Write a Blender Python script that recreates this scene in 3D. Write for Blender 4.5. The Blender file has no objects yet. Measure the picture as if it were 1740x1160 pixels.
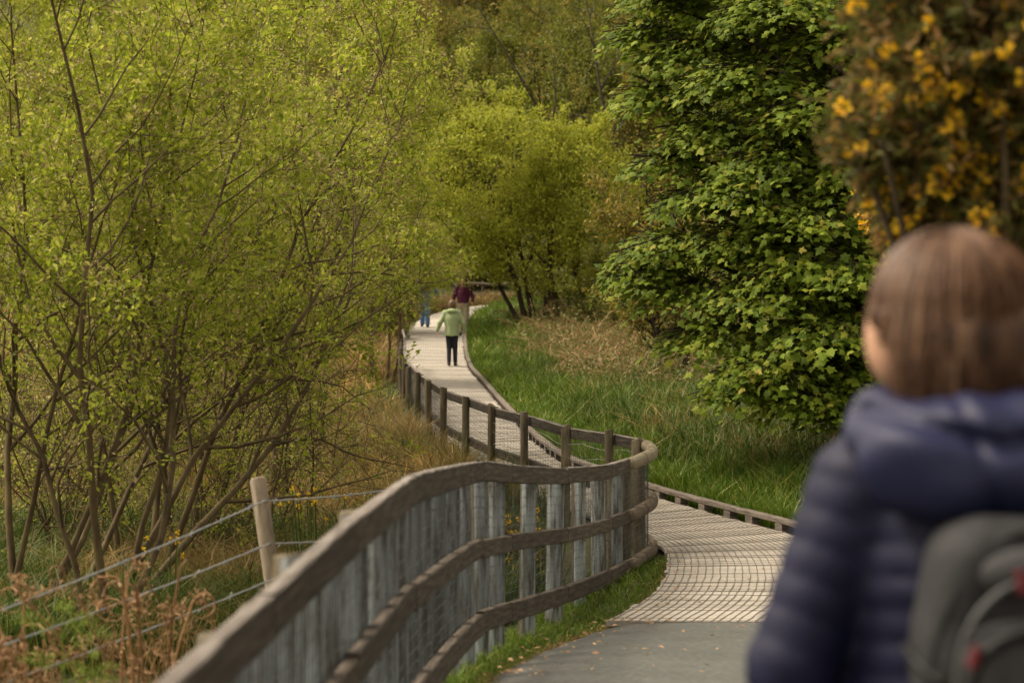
import bpy, math, random
import numpy as np
from mathutils import Matrix, Vector

R_ = math.radians
scene = bpy.context.scene
COL = scene.collection

# ------------------------------------------------------------------ camera, sky, sun, exposure
FPX, HZ = 3383.0, 463.0
CAM_Z = 2.5
cam_d = bpy.data.cameras.new('camera')
cam_d.lens = 70; cam_d.sensor_width = 36
cam_d.clip_start = 0.1; cam_d.clip_end = 2000
cam_d.dof.use_dof = True; cam_d.dof.focus_distance = 21.0; cam_d.dof.aperture_fstop = 2.8
cam = bpy.data.objects.new('camera', cam_d); COL.objects.link(cam)
cam.location = (0, 0, CAM_Z); cam.rotation_euler = (R_(90 - 1.98), 0, 0)
scene.camera = cam

SUN_EL, SUN_AZ = R_(55), R_(-75)           # azimuth measured from +Y towards +X
world = bpy.data.worlds.new('World'); scene.world = world; world.use_nodes = True
wn, wl = world.node_tree.nodes, world.node_tree.links
wn.clear()
sky = wn.new('ShaderNodeTexSky'); sky.sky_type = 'NISHITA'; sky.sun_disc = False
sky.sun_elevation = SUN_EL; sky.sun_rotation = SUN_AZ; sky.dust_density = 4.0; sky.air_density = 1.0
hs = wn.new('ShaderNodeHueSaturation'); hs.inputs['Saturation'].default_value = 0.15
tintn = wn.new('ShaderNodeMix'); tintn.data_type = 'RGBA'; tintn.blend_type = 'MULTIPLY'; tintn.inputs[0].default_value = 1.0
tintn.inputs[7].default_value = (1.0, 0.90, 0.72, 1)
bg = wn.new('ShaderNodeBackground'); bg.inputs['Strength'].default_value = 0.15
wo = wn.new('ShaderNodeOutputWorld')
wl.new(sky.outputs[0], hs.inputs['Color']); wl.new(hs.outputs[0], tintn.inputs[6])
wl.new(tintn.outputs[2], bg.inputs['Color']); wl.new(bg.outputs[0], wo.inputs['Surface'])
sun_d = bpy.data.lights.new('sun', 'SUN'); sun_d.energy = 1.5; sun_d.angle = R_(14); sun_d.color = (1.0, 0.90, 0.74)
sun = bpy.data.objects.new('sun', sun_d); COL.objects.link(sun)
sd = Vector((math.sin(SUN_AZ) * math.cos(SUN_EL), math.cos(SUN_AZ) * math.cos(SUN_EL), math.sin(SUN_EL)))
sun.rotation_euler = sd.to_track_quat('Z', 'Y').to_euler(); sun.location = (0, 0, 30)
vs = scene.view_settings
vs.view_transform = 'Standard'; vs.look = 'None'; vs.gamma = 1.0; vs.use_curve_mapping = False
vs.exposure = 1.25
scene.cycles.max_bounces = 6; scene.cycles.diffuse_bounces = 3; scene.cycles.transmission_bounces = 3
scene.cycles.transparent_max_bounces = 4
scene.cycles.caustics_reflective = False; scene.cycles.caustics_refractive = False

# ------------------------------------------------------------------ helpers: meshes
def mesh_np(name, V, tris=None, quads=None, mats=(), tri_mat=None, quad_mat=None, smooth=False, uv=None):
    """uv: per-vertex (N,2) array."""
    me = bpy.data.meshes.new(name)
    V = np.ascontiguousarray(V, dtype=np.float32)
    loops, starts, mi, n = [], [], [], 0
    if tris is not None and len(tris):
        t = np.asarray(tris, dtype=np.int32); loops.append(t.ravel())
        starts.append(np.arange(len(t), dtype=np.int32) * 3); n = t.size
        mi.append(np.zeros(len(t), np.int32) if tri_mat is None else np.asarray(tri_mat, np.int32))
    if quads is not None and len(quads):
        q = np.asarray(quads, dtype=np.int32); loops.append(q.ravel())
        starts.append(np.arange(len(q), dtype=np.int32) * 4 + n)
        mi.append(np.zeros(len(q), np.int32) if quad_mat is None else np.asarray(quad_mat, np.int32))
    loops = np.concatenate(loops); starts = np.concatenate(starts); mi = np.concatenate(mi)
    me.vertices.add(len(V)); me.vertices.foreach_set('co', V.ravel())
    me.loops.add(len(loops)); me.loops.foreach_set('vertex_index', loops)
    me.polygons.add(len(starts)); me.polygons.foreach_set('loop_start', starts)
    me.polygons.foreach_set('material_index', mi)
    me.polygons.foreach_set('use_smooth', np.full(len(starts), smooth, dtype=bool))
    if uv is not None:
        l = me.uv_layers.new(name='UVMap')
        l.data.foreach_set('uv', np.ascontiguousarray(uv[loops], dtype=np.float32).ravel())
    for m in mats: me.materials.append(m)
    me.update(calc_edges=True); me.validate()
    return me

class Bag:
    """collects pieces of one mesh"""
    def __init__(s): s.V, s.T, s.Q, s.TM, s.QM, s.UV, s.n = [], [], [], [], [], [], 0
    def add(s, V, T=None, Q=None, m=0, uv=None):
        V = np.asarray(V, float).reshape(-1, 3)
        if T is not None and len(T): T = np.asarray(T); s.T.append(T + s.n); s.TM.append(np.full(len(T), m))
        if Q is not None and len(Q): Q = np.asarray(Q); s.Q.append(Q + s.n); s.QM.append(np.full(len(Q), m))
        s.V.append(V); s.UV.append(np.zeros((len(V), 2)) if uv is None else uv); s.n += len(V)
    def mesh(s, name, mats, smooth=False, uv=False):
        c = lambda a: np.concatenate(a) if a else None
        return mesh_np(name, np.concatenate(s.V), c(s.T), c(s.Q), mats, c(s.TM), c(s.QM), smooth, np.concatenate(s.UV) if uv else None)

def link(name, me, parent=None, loc=None):
    o = bpy.data.objects.new(name, me); COL.objects.link(o)
    if parent is not None: o.parent = parent
    if loc is not None: o.location = loc
    return o
def tag(o, label=None, cat=None, group=None, kind=None):
    if label: o['label'] = label
    if cat: o['category'] = cat
    if group: o['group'] = group
    if kind: o['kind'] = kind
    return o
def empty(name, loc=(0, 0, 0), rz=0.0):
    o = bpy.data.objects.new(name, None); COL.objects.link(o); o.location = loc; o.rotation_euler = (0, 0, rz)
    o.empty_display_size = 0.1
    return o
def copy_tree(o, parent=None):
    c = o.copy(); COL.objects.link(c); c.parent = parent
    for ch in list(o.children): copy_tree(ch, c)
    return c

def nrm(a): return a / np.maximum(np.linalg.norm(a, axis=-1, keepdims=True), 1e-9)
def tube_batch(P, Rd, ns=5, cap=False):
    """P (N,K,3) polylines, Rd (N,K) radii -> V, quads, uv"""
    P = np.asarray(P, float); Rd = np.asarray(Rd, float); N, K, _ = P.shape
    T = np.empty_like(P); T[:, 1:-1] = P[:, 2:] - P[:, :-2]; T[:, 0] = P[:, 1] - P[:, 0]; T[:, -1] = P[:, -1] - P[:, -2]
    T = nrm(T)
    mean = nrm(P[:, -1] - P[:, 0] + 1e-9)
    ref = np.where(np.abs(mean[:, 2:3]) > 0.8, np.array([[1., 0.13, 0]]), np.array([[0.0, 0.1, 1.]]))
    A = nrm(np.cross(T, ref[:, None, :])); B = np.cross(T, A)
    th = np.arange(ns) * 2 * math.pi / ns
    c, s = np.cos(th), np.sin(th)
    V = P[:, :, None, :] + Rd[:, :, None, None] * (A[:, :, None, :] * c[None, None, :, None] + B[:, :, None, :] * s[None, None, :, None])
    idx = np.arange(N * K * ns).reshape(N, K, ns)
    a = idx[:, :-1, :]; b = np.roll(a, -1, axis=2); d = idx[:, 1:, :]; e = np.roll(d, -1, axis=2)
    Q = np.stack([a, b, e, d], -1).reshape(-1, 4)
    seg = np.concatenate([np.zeros((N, 1)), np.cumsum(np.linalg.norm(P[:, 1:] - P[:, :-1], axis=2), 1)], 1)
    uv = np.stack([np.broadcast_to(seg[:, :, None], (N, K, ns)), np.broadcast_to((th / 6.283)[None, None] * 0.3, (N, K, ns))], -1).reshape(-1, 2)
    T2 = None
    if cap:
        T2 = []
        for ring in (idx[:, 0, ::-1], idx[:, -1, :]):
            for k in range(1, ns - 1): T2.append(np.stack([ring[:, 0], ring[:, k], ring[:, k + 1]], -1))
        T2 = np.concatenate(T2)
    return V.reshape(-1, 3), Q, uv, T2

def leaf_batch(pos, d, n, size, tv, tf):
    """template tv (k,3): x side, y along d, z along n"""
    d = nrm(d); sx = nrm(np.cross(d, n)); n = np.cross(sx, d)
    size = np.broadcast_to(np.asarray(size, float), (len(pos),))
    V = pos[:, None, :] + size[:, None, None] * (sx[:, None, :] * tv[None, :, 0:1] + d[:, None, :] * tv[None, :, 1:2] + n[:, None, :] * tv[None, :, 2:3])
    F = (np.arange(len(pos)) * len(tv))[:, None, None] + np.asarray(tf)[None]
    return V.reshape(-1, 3), F.reshape(-1, np.asarray(tf).shape[1])
LEAF_V = np.array([[0, 0, 0], [-.26, .5, .07], [0, 1, -.05], [.26, .5, .07]]); LEAF_F = np.array([[0, 1, 2], [0, 2, 3]])

def catmull(pts, step):
    pts = np.asarray(pts, float); p = np.vstack([2 * pts[0] - pts[1], pts, 2 * pts[-1] - pts[-2]]); out = []
    for i in range(1, len(p) - 2):
        n = max(2, int(np.linalg.norm(p[i + 1] - p[i]) / step))
        t = np.linspace(0, 1, n, endpoint=False)[:, None]
        out.append(.5 * ((2 * p[i]) + (-p[i - 1] + p[i + 1]) * t + (2 * p[i - 1] - 5 * p[i] + 4 * p[i + 1] - p[i + 2]) * t * t + (-p[i - 1] + 3 * p[i] - 3 * p[i + 1] + p[i + 2]) * t ** 3))
    out.append(pts[-1:]); return np.concatenate(out)

def sweep_box(path, w, h, chamfer=0.006, wob=0.0, rng=None):
    """box section swept along a path; w lateral, h vertical. 8-gon section. returns V, Q, T, uv"""
    path = np.asarray(path, float); n = len(path)
    t = np.gradient(path, axis=0); lat = nrm(np.stack([-t[:, 1], t[:, 0], np.zeros(n)], 1)); up = np.array([0, 0, 1.])
    c = chamfer
    sec = np.array([[-w/2, -h/2 + c], [-w/2, h/2 - c], [-w/2 + c, h/2], [w/2 - c, h/2], [w/2, h/2 - c], [w/2, -h/2 + c], [w/2 - c, -h/2], [-w/2 + c, -h/2]])
    V = path[:, None, :] + lat[:, None, :] * sec[None, :, 0:1] + up * sec[None, :, 1:2]
    if wob and rng is not None: V = V + rng.normal(0, wob, V.shape)
    per = np.concatenate([[0], np.cumsum(np.linalg.norm(np.diff(sec, axis=0), axis=1))])
    L = np.concatenate([[0], np.cumsum(np.linalg.norm(np.diff(path, axis=0), axis=1))])
    uv = np.stack([np.repeat(L[:, None], 8, 1), np.repeat(per[None], n, 0)], -1).reshape(-1, 2)
    idx = np.arange(n * 8).reshape(n, 8); a = idx[:-1]; b = np.roll(a, -1, 1); d = idx[1:]; e = np.roll(d, -1, 1)
    Q = np.stack([a, d, e, b], -1).reshape(-1, 4)
    T = []
    for ring in (idx[0], idx[-1][::-1]):
        for k in range(1, 7): T.append([ring[0], ring[k], ring[k + 1]])
    return V.reshape(-1, 3), Q, np.array(T), uv

def box_np(lo, hi):
    (x0, y0, z0), (x1, y1, z1) = lo, hi
    V = [[x0, y0, z0], [x1, y0, z0], [x1, y1, z0], [x0, y1, z0], [x0, y0, z1], [x1, y0, z1], [x1, y1, z1], [x0, y1, z1]]
    Q = [[0, 3, 2, 1], [4, 5, 6, 7], [0, 1, 5, 4], [1, 2, 6, 5], [2, 3, 7, 6], [3, 0, 4, 7]]
    return np.array(V, float), np.array(Q)

# ------------------------------------------------------------------ helpers: materials
def new_mat(name):
    m = bpy.data.materials.new(name); m.use_nodes = True; m.node_tree.nodes.clear(); return m, m.node_tree.nodes, m.node_tree.links
def ramp_node(N, stops):
    r = N.new('ShaderNodeValToRGB'); e = r.color_ramp.elements
    while len(e) < len(stops): e.new(0.5)
    for k, (p, c) in enumerate(stops): e[k].position = p; e[k].color = (*c, 1)
    return r
def leaf_mat(name, stops, transl=0.35, rough=0.55, spec=0.25, patch=None, patch_scale=0.8):
    """each leaf (mesh island) takes its own hue from the ramp; patch: a second hue in drifts"""
    m, N, L = new_mat(name)
    g = N.new('ShaderNodeNewGeometry'); r = ramp_node(N, stops); L.new(g.outputs['Random Per Island'], r.inputs[0])
    col = r.outputs[0]
    if patch:
        tc = N.new('ShaderNodeTexCoord'); nz = N.new('ShaderNodeTexNoise'); nz.inputs['Scale'].default_value = patch_scale; nz.inputs['Detail'].default_value = 3
        L.new(tc.outputs['Object'], nz.inputs['Vector'])
        mr = ramp_node(N, [(.42, (0, 0, 0)), (.62, (1, 1, 1))]); L.new(nz.outputs[0], mr.inputs[0])
        mx = N.new('ShaderNodeMix'); mx.data_type = 'RGBA'; L.new(mr.outputs[0], mx.inputs[0]); L.new(col, mx.inputs[6]); mx.inputs[7].default_value = (*patch, 1)
        col = mx.outputs[2]
    p = N.new('ShaderNodeBsdfPrincipled'); p.inputs['Roughness'].default_value = rough; p.inputs['Specular IOR Level'].default_value = spec
    t = N.new('ShaderNodeBsdfTranslucent'); mix = N.new('ShaderNodeMixShader'); mix.inputs[0].default_value = transl
    o = N.new('ShaderNodeOutputMaterial')
    L.new(col, p.inputs['Base Color']); L.new(col, t.inputs['Color'])
    L.new(p.outputs[0], mix.inputs[1]); L.new(t.outputs[0], mix.inputs[2]); L.new(mix.outputs[0], o.inputs[0])
    return m
def noise_mat(name, stops, scale=6, stretch=(1, 1, 1), coord='Object', detail=6, rough=0.85, bump=0.3, bump_dist=0.01, spec=0.25, stops2=None, scale2=1.0, mixfac=0.5, objrand=0.0, sheen=0.0):
    m, N, L = new_mat(name)
    tc = N.new('ShaderNodeTexCoord'); mp = N.new('ShaderNodeMapping'); mp.inputs['Scale'].default_value = stretch
    L.new(tc.outputs[coord], mp.inputs[0])
    nz = N.new('ShaderNodeTexNoise'); nz.inputs['Scale'].default_value = scale; nz.inputs['Detail'].default_value = detail; nz.inputs['Roughness'].default_value = 0.65
    vec = mp.outputs[0]
    oi = N.new('ShaderNodeObjectInfo')
    if objrand > 0:
        va = N.new('ShaderNodeVectorMath'); va.operation = 'ADD'; cm = N.new('ShaderNodeCombineXYZ'); mu = N.new('ShaderNodeMath'); mu.operation = 'MULTIPLY'; mu.inputs[1].default_value = 37.0
        L.new(oi.outputs['Random'], mu.inputs[0]); L.new(mu.outputs[0], cm.inputs[0]); L.new(mu.outputs[0], cm.inputs[1])
        L.new(mp.outputs[0], va.inputs[0]); L.new(cm.outputs[0], va.inputs[1]); vec = va.outputs[0]
    L.new(vec, nz.inputs['Vector'])
    r = ramp_node(N, stops); L.new(nz.outputs[0], r.inputs[0]); col = r.outputs[0]
    if stops2:
        n2 = N.new('ShaderNodeTexNoise'); n2.inputs['Scale'].default_value = scale2; n2.inputs['Detail'].default_value = 4
        L.new(tc.outputs[coord], n2.inputs['Vector']); r2 = ramp_node(N, stops2); L.new(n2.outputs[0], r2.inputs[0])
        mx = N.new('ShaderNodeMix'); mx.data_type = 'RGBA'; mx.inputs[0].default_value = mixfac; L.new(col, mx.inputs[6]); L.new(r2.outputs[0], mx.inputs[7]); col = mx.outputs[2]
    if objrand > 0:
        hv = N.new('ShaderNodeHueSaturation'); mr = N.new('ShaderNodeMapRange'); mr.inputs[3].default_value = 1 - objrand; mr.inputs[4].default_value = 1 + objrand
        L.new(oi.outputs['Random'], mr.inputs[0]); L.new(mr.outputs[0], hv.inputs['Value']); L.new(col, hv.inputs['Color']); col = hv.outputs[0]
    p = N.new('ShaderNodeBsdfPrincipled'); p.inputs['Roughness'].default_value = rough; p.inputs['Specular IOR Level'].default_value = spec
    if sheen: p.inputs['Sheen Weight'].default_value = sheen
    L.new(col, p.inputs['Base Color'])
    if bump:
        b = N.new('ShaderNodeBump'); b.inputs['Strength'].default_value = bump; b.inputs['Distance'].default_value = bump_dist
        L.new(nz.outputs[0], b.inputs['Height']); L.new(b.outputs[0], p.inputs['Normal'])
    o = N.new('ShaderNodeOutputMaterial'); L.new(p.outputs[0], o.inputs[0])
    return m

M = {}
M['bark'] = noise_mat('bark', [(.3, (.030, .021, .012)), (.55, (.085, .060, .032)), (.75, (.13, .11, .05))], scale=9, stretch=(1, 1, .3), bump=.6, bump_dist=.02)
M['bark_dark'] = noise_mat('bark_dark', [(.3, (.018, .013, .009)), (.6, (.05, .036, .022)), (.8, (.08, .06, .035))], scale=9, stretch=(1, 1, .3), bump=.6, bump_dist=.02)
M['bark_moss'] = noise_mat('bark_moss', [(.3, (.045, .031, .016)), (.5, (.10, .070, .034)), (.7, (.15, .115, .052))], scale=7, stretch=(1, 1, .4), bump=.6, bump_dist=.02)
M['willow'] = leaf_mat('willow_leaf', [(0, (.165, .215, .016)), (.45, (.295, .34, .028)), (.8, (.40, .42, .05)), (1, (.48, .42, .11))], transl=.5)
M['willow_dull'] = leaf_mat('willow_leaf_dull', [(0, (.145, .17, .016)), (.5, (.25, .275, .026)), (.85, (.35, .32, .04)), (1, (.40, .31, .08))], transl=.5)
M['catkin'] = leaf_mat('catkin', [(0, (.24, .18, .07)), (.6, (.34, .26, .11)), (1, (.44, .36, .17))], transl=.3)
M['bush_leaf'] = leaf_mat('round_bush_leaf', [(0, (.22, .25, .022)), (.5, (.35, .37, .038)), (1, (.47, .46, .07))], transl=.5)
M['wood_leaf'] = leaf_mat('woodland_leaf', [(0, (.08, .095, .012)), (.5, (.14, .155, .02)), (1, (.21, .205, .032))], transl=.45)
M['wood_leaf2'] = leaf_mat('woodland_leaf_yellow', [(0, (.12, .105, .016)), (.5, (.20, .17, .028)), (.85, (.27, .20, .035)), (1, (.31, .19, .04))], transl=.4)
M['syc'] = leaf_mat('sycamore_leaf', [(0, (.060, .096, .008)), (.4, (.125, .178, .013)), (.8, (.19, .24, .022)), (.96, (.25, .27, .03)), (1, (.30, .25, .04))], transl=.4, rough=.62, spec=.14)
M['grass_lush'] = leaf_mat('grass_lush', [(0, (.050, .095, .007)), (.5, (.095, .165, .012)), (.88, (.16, .21, .025)), (1, (.34, .28, .09))], transl=.35)
M['grass_rush'] = leaf_mat('rush_blade', [(0, (.028, .06, .006)), (.5, (.055, .10, .010)), (.82, (.11, .145, .02)), (1, (.30, .22, .08))], transl=.25)
M['grass_dry'] = leaf_mat('dry_grass', [(0, (.14, .085, .03)), (.4, (.26, .17, .06)), (.8, (.36, .25, .10)), (1, (.17, .17, .04))], transl=.3)
M['grass_gold'] = leaf_mat('golden_grass', [(0, (.33, .19, .05)), (.5, (.55, .345, .10)), (.85, (.66, .45, .15)), (1, (.26, .24, .05))], transl=.3)
M['bramble'] = leaf_mat('bramble_leaf', [(0, (.07, .095, .02)), (.5, (.14, .16, .04)), (.85, (.22, .215, .07)), (1, (.26, .16, .06))], transl=.3)
M['bracken'] = leaf_mat('dead_bracken', [(0, (.16, .08, .034)), (.5, (.35, .195, .09)), (1, (.52, .34, .18))], transl=.2)
M['fern'] = leaf_mat('fern_green', [(0, (.17, .24, .03)), (1, (.28, .34, .06))], transl=.35)
M['gorse'] = leaf_mat('gorse_spine', [(0, (.07, .085, .018)), (.5, (.155, .15, .03)), (.75, (.25, .165, .045)), (1, (.34, .18, .065))], transl=.35)
M['gorse_yellow'] = leaf_mat('gorse_petal', [(0, (.76, .43, .012)), (.6, (.86, .56, .02)), (1, (.84, .42, .03))], transl=.3)
M['petal'] = leaf_mat('marsh_petal', [(0, (.75, .45, .015)), (1, (.8, .55, .03))], transl=.3)

M['rail'] = noise_mat('rail_wood', [(.28, (.022, .016, .012)), (.45, (.050, .038, .029)), (.6, (.09, .07, .054)), (.78, (.17, .14, .115))], scale=3.2, stretch=(1.2, 14, 1), coord='UV', bump=.55, bump_dist=.006, objrand=.15)
M['rail_top'] = noise_mat('rail_top_lit', [(.28, (.055, .043, .036)), (.45, (.13, .108, .094)), (.6, (.20, .172, .15)), (.78, (.29, .255, .23))], scale=3.2, stretch=(1.2, 14, 1), coord='UV', bump=.55, bump_dist=.006, objrand=.12)  # paler rail wood, with the light on the upper face painted into the colour
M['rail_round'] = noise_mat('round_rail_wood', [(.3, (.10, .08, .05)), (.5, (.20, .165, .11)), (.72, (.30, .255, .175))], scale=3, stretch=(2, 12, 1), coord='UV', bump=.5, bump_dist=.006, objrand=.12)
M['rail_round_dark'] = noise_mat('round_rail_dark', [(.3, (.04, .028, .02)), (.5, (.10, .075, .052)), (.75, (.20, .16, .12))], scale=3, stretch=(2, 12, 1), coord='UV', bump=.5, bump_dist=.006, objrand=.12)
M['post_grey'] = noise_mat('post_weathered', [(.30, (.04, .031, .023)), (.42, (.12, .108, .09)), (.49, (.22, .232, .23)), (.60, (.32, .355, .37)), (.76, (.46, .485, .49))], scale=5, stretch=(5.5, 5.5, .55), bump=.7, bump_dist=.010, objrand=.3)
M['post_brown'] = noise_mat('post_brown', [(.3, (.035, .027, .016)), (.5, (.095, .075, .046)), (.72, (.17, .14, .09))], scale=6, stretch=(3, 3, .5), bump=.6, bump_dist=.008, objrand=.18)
M['post_pale'] = noise_mat('post_pale', [(.3, (.07, .052, .035)), (.47, (.19, .15, .105)), (.6, (.26, .21, .155)), (.75, (.35, .30, .24))], scale=6, stretch=(4, 4, .7), bump=.5, bump_dist=.006)
M['plank'] = noise_mat('deck_plank', [(.25, (.235, .208, .178)), (.5, (.37, .332, .288)), (.75, (.46, .418, .368))], scale=4, stretch=(2, 9, 2), bump=.3, bump_dist=.004, objrand=.15,
                       stops2=[(.35, (.19, .16, .125)), (.65, (.39, .35, .30))], scale2=1.1, mixfac=.35)
M['kerb'] = noise_mat('kerb_wood', [(.3, (.06, .046, .036)), (.5, (.14, .112, .092)), (.72, (.23, .195, .165))], scale=3.2, stretch=(1.5, 14, 1), coord='UV', bump=.5, bump_dist=.005, objrand=.12)
M['deck_wire'] = noise_mat('deck_wire', [(.3, (.095, .077, .06)), (.7, (.19, .158, .125))], scale=8, bump=0, rough=.7)
M['net_wire'] = noise_mat('net_wire', [(.3, (.035, .038, .04)), (.7, (.085, .09, .09))], scale=8, bump=0, rough=.6, spec=.3)
M['net_dark'] = noise_mat('net_dark', [(.3, (.04, .045, .045)), (.7, (.09, .09, .085))], scale=8, bump=0, rough=.6, spec=.4)
M['barb'] = noise_mat('barbed_wire', [(.3, (.16, .16, .155)), (.7, (.30, .30, .29))], scale=20, bump=0, rough=.5, spec=.5)
M['tarmac'] = noise_mat('tarmac', [(.30, (.045, .046, .043)), (.5, (.088, .089, .082)), (.70, (.155, .153, .140))], scale=24, bump=.9, bump_dist=.012, detail=8, rough=.9,
                        stops2=[(.35, (.068, .068, .061)), (.65, (.105, .104, .095))], scale2=2.2, mixfac=.4)
M['ground'] = noise_mat('ground', [(.3, (.03, .028, .010)), (.5, (.055, .05, .017)), (.7, (.09, .07, .028))], scale=3, bump=.6, bump_dist=.05,
                        stops2=[(.4, (.025, .045, .008)), (.65, (.075, .055, .022))], scale2=.35, mixfac=.5)

# ------------------------------------------------------------------ the lie of the land
def P(px, py, d): return np.array([(px - 870) / FPX * d, d, CAM_Z - (py - HZ) * d / FPX])
DECK = np.array([  # left x, left y, right x, right y
    (.67, 14.2, 2.30, 14.2), (1.02, 15.2, 2.60, 15.1), (1.22, 16.1, 2.78, 16.2), (1.36, 17.4, 2.86, 17.6), (1.34, 18.3, 2.68, 18.9), (1.08, 19.5, 2.22, 20.2), (.60, 21.1, 1.62, 22.0), (.18, 22.9, 1.12, 24.0),
    (-.28, 25.1, .66, 26.0), (-.85, 28.0, .35, 28.8), (-1.28, 31.5, .12, 31.8), (-1.63, 35, -.1, 35), (-1.95, 39, -.36, 39), (-2.22, 43.5, -.66, 43.8), (-2.55, 49, -1.06, 49),
    (-2.9, 53, -1.27, 52.8), (-3.1, 57, -1.40, 57), (-3.15, 62, -1.47, 62), (-3.0, 67, -1.42, 66.5), (-2.5, 72, -1.12, 71), (-1.4, 76.6, -.5, 74.8), (.2, 79.6, .6, 78.0), (3, 81.3, 3.1, 79.7), (8, 82.2, 8, 80.6)], float)
ZP_Y = [-20, 3.2, 10, 14.2, 44, 49, 53, 57, 62, 67, 72, 80, 90, 110, 140, 200, 400]
ZP_Z = [1.1, .91, .44, 0, .02, .10, .32, .6, .8, .95, 1.1, 1.3, 2.2, 7, 15, 30, 60]
def zp(y): return np.interp(y, ZP_Y, ZP_Z)
TAR_L = np.array([(-.75, -6), (-.62, 3), (-.36, 6), (-.24, 9), (-.12, 10.5), (.28, 12.8), (.67, 14.2)])
TAR_R = np.array([(1.35, -6), (1.5, 3), (1.6, 6), (1.8, 9), (1.92, 10.5), (2.2, 12.8), (2.3, 14.2)])
deck_s = catmull(DECK, .25)
LX = np.vstack([TAR_L[:-1], deck_s[:, 0:2]]); RX = np.vstack([TAR_R[:-1], deck_s[:, 2:4]])
def xl(y): return np.interp(y, LX[:, 1], LX[:, 0])
def xr(y): return np.interp(y, RX[:, 1], RX[:, 0])
ZL_Y = [-20, 0, 8, 11, 14, 18, 45, 60, 80, 90, 110, 140, 200, 400]; ZL_Z = [.5, .35, .05, -.25, -.45, -.45, -.25, .3, 1.1, 2.0, 7, 15, 30, 60]
def sstep(t): t = np.clip(t, 0, 1); return t * t * (3 - 2 * t)
def vnoise(x, y):
    return (np.sin(x * 1.7 + 1.3 * np.sin(y * .9)) * np.cos(y * 1.3 + .7 * np.sin(x * 1.1)) + .5 * np.sin(x * 4.1 + y * 2.3) * np.cos(y * 3.7 - x * 1.9)) / 1.5
def gz(x, y):
    x = np.asarray(x, float); y = np.asarray(y, float)
    base = zp(y) - .07
    a, b = xl(y) - .35, xr(y) + .15
    tl = sstep((a - x) / 1.6); tr = sstep((x - b) / 1.5)
    zl_ = np.interp(y, ZL_Y, ZL_Z); zr_ = zp(y) + .12 + np.clip((x - b) * .05, 0, .5)
    out = base + tl * (zl_ - base) + tr * (zr_ - base)
    return out + np.maximum(tl, tr) * .06 * vnoise(x, y)

# ground sheet
gy = np.concatenate([np.arange(-12, 30, .4), np.arange(30, 95, .8), np.arange(95, 420, 8.)])
gx = np.concatenate([np.arange(-200, -16, 8.), np.arange(-16, -4, .8), np.arange(-4, 5, .2), np.arange(5, 16, .8), np.arange(16, 201, 8.)])
X, Y = np.meshgrid(gx, gy)
Z = gz(X, Y)
idx = np.arange(X.size).reshape(X.shape)
Q = np.stack([idx[:-1, :-1], idx[:-1, 1:], idx[1:, 1:], idx[1:, :-1]], -1).reshape(-1, 4)
g = link('ground', mesh_np('ground', np.stack([X, Y, Z], -1).reshape(-1, 3), quads=Q, mats=[M['ground']], smooth=True)); tag(g, 'marshy ground with rough grass on both sides of the boardwalk', kind='structure')

# tarmac path (joins the boardwalk)
ty = np.concatenate([np.arange(-6, 14.1, .3), [14.17]]); rows = []
rngp = np.random.default_rng(3)
for y in ty:
    a, b = np.interp(y, TAR_L[:, 1], TAR_L[:, 0]) + rngp.normal(0, .02), np.interp(y, TAR_R[:, 1], TAR_R[:, 0]) + rngp.normal(0, .02)
    u = np.linspace(0, 1, 9); xs = a + (b - a) * u
    zz = zp(y) + .03 * (1 - (2 * u - 1) ** 2) - .03
    zz[0] -= .02; zz[-1] -= .04
    rows.append(np.stack([xs, np.full(9, y), zz], 1))
rows = np.array(rows); idx = np.arange(rows.shape[0] * 9).reshape(-1, 9)
Q = np.stack([idx[:-1, :-1], idx[:-1, 1:], idx[1:, 1:], idx[1:, :-1]], -1).reshape(-1, 4)
o = link('path', mesh_np('path', rows.reshape(-1, 3), quads=Q, mats=[M['tarmac']], smooth=True)); tag(o, 'grey tarmac path running down to the timber boardwalk', kind='structure')

# ------------------------------------------------------------------ boardwalk: planks, wire, kerb
board = empty('boardwalk', (1.5, 14.2, 0)); tag(board, 'pale timber boardwalk winding away through the marsh', kind='structure')
bpy.context.view_layer.update()
def rel(V, o): return np.asarray(V) - np.array(o.location)
cen = catmull(np.stack([(DECK[:, 0] + DECK[:, 2]) / 2, (DECK[:, 1] + DECK[:, 3]) / 2, DECK[:, 2] * 0], 1), .05)
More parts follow.
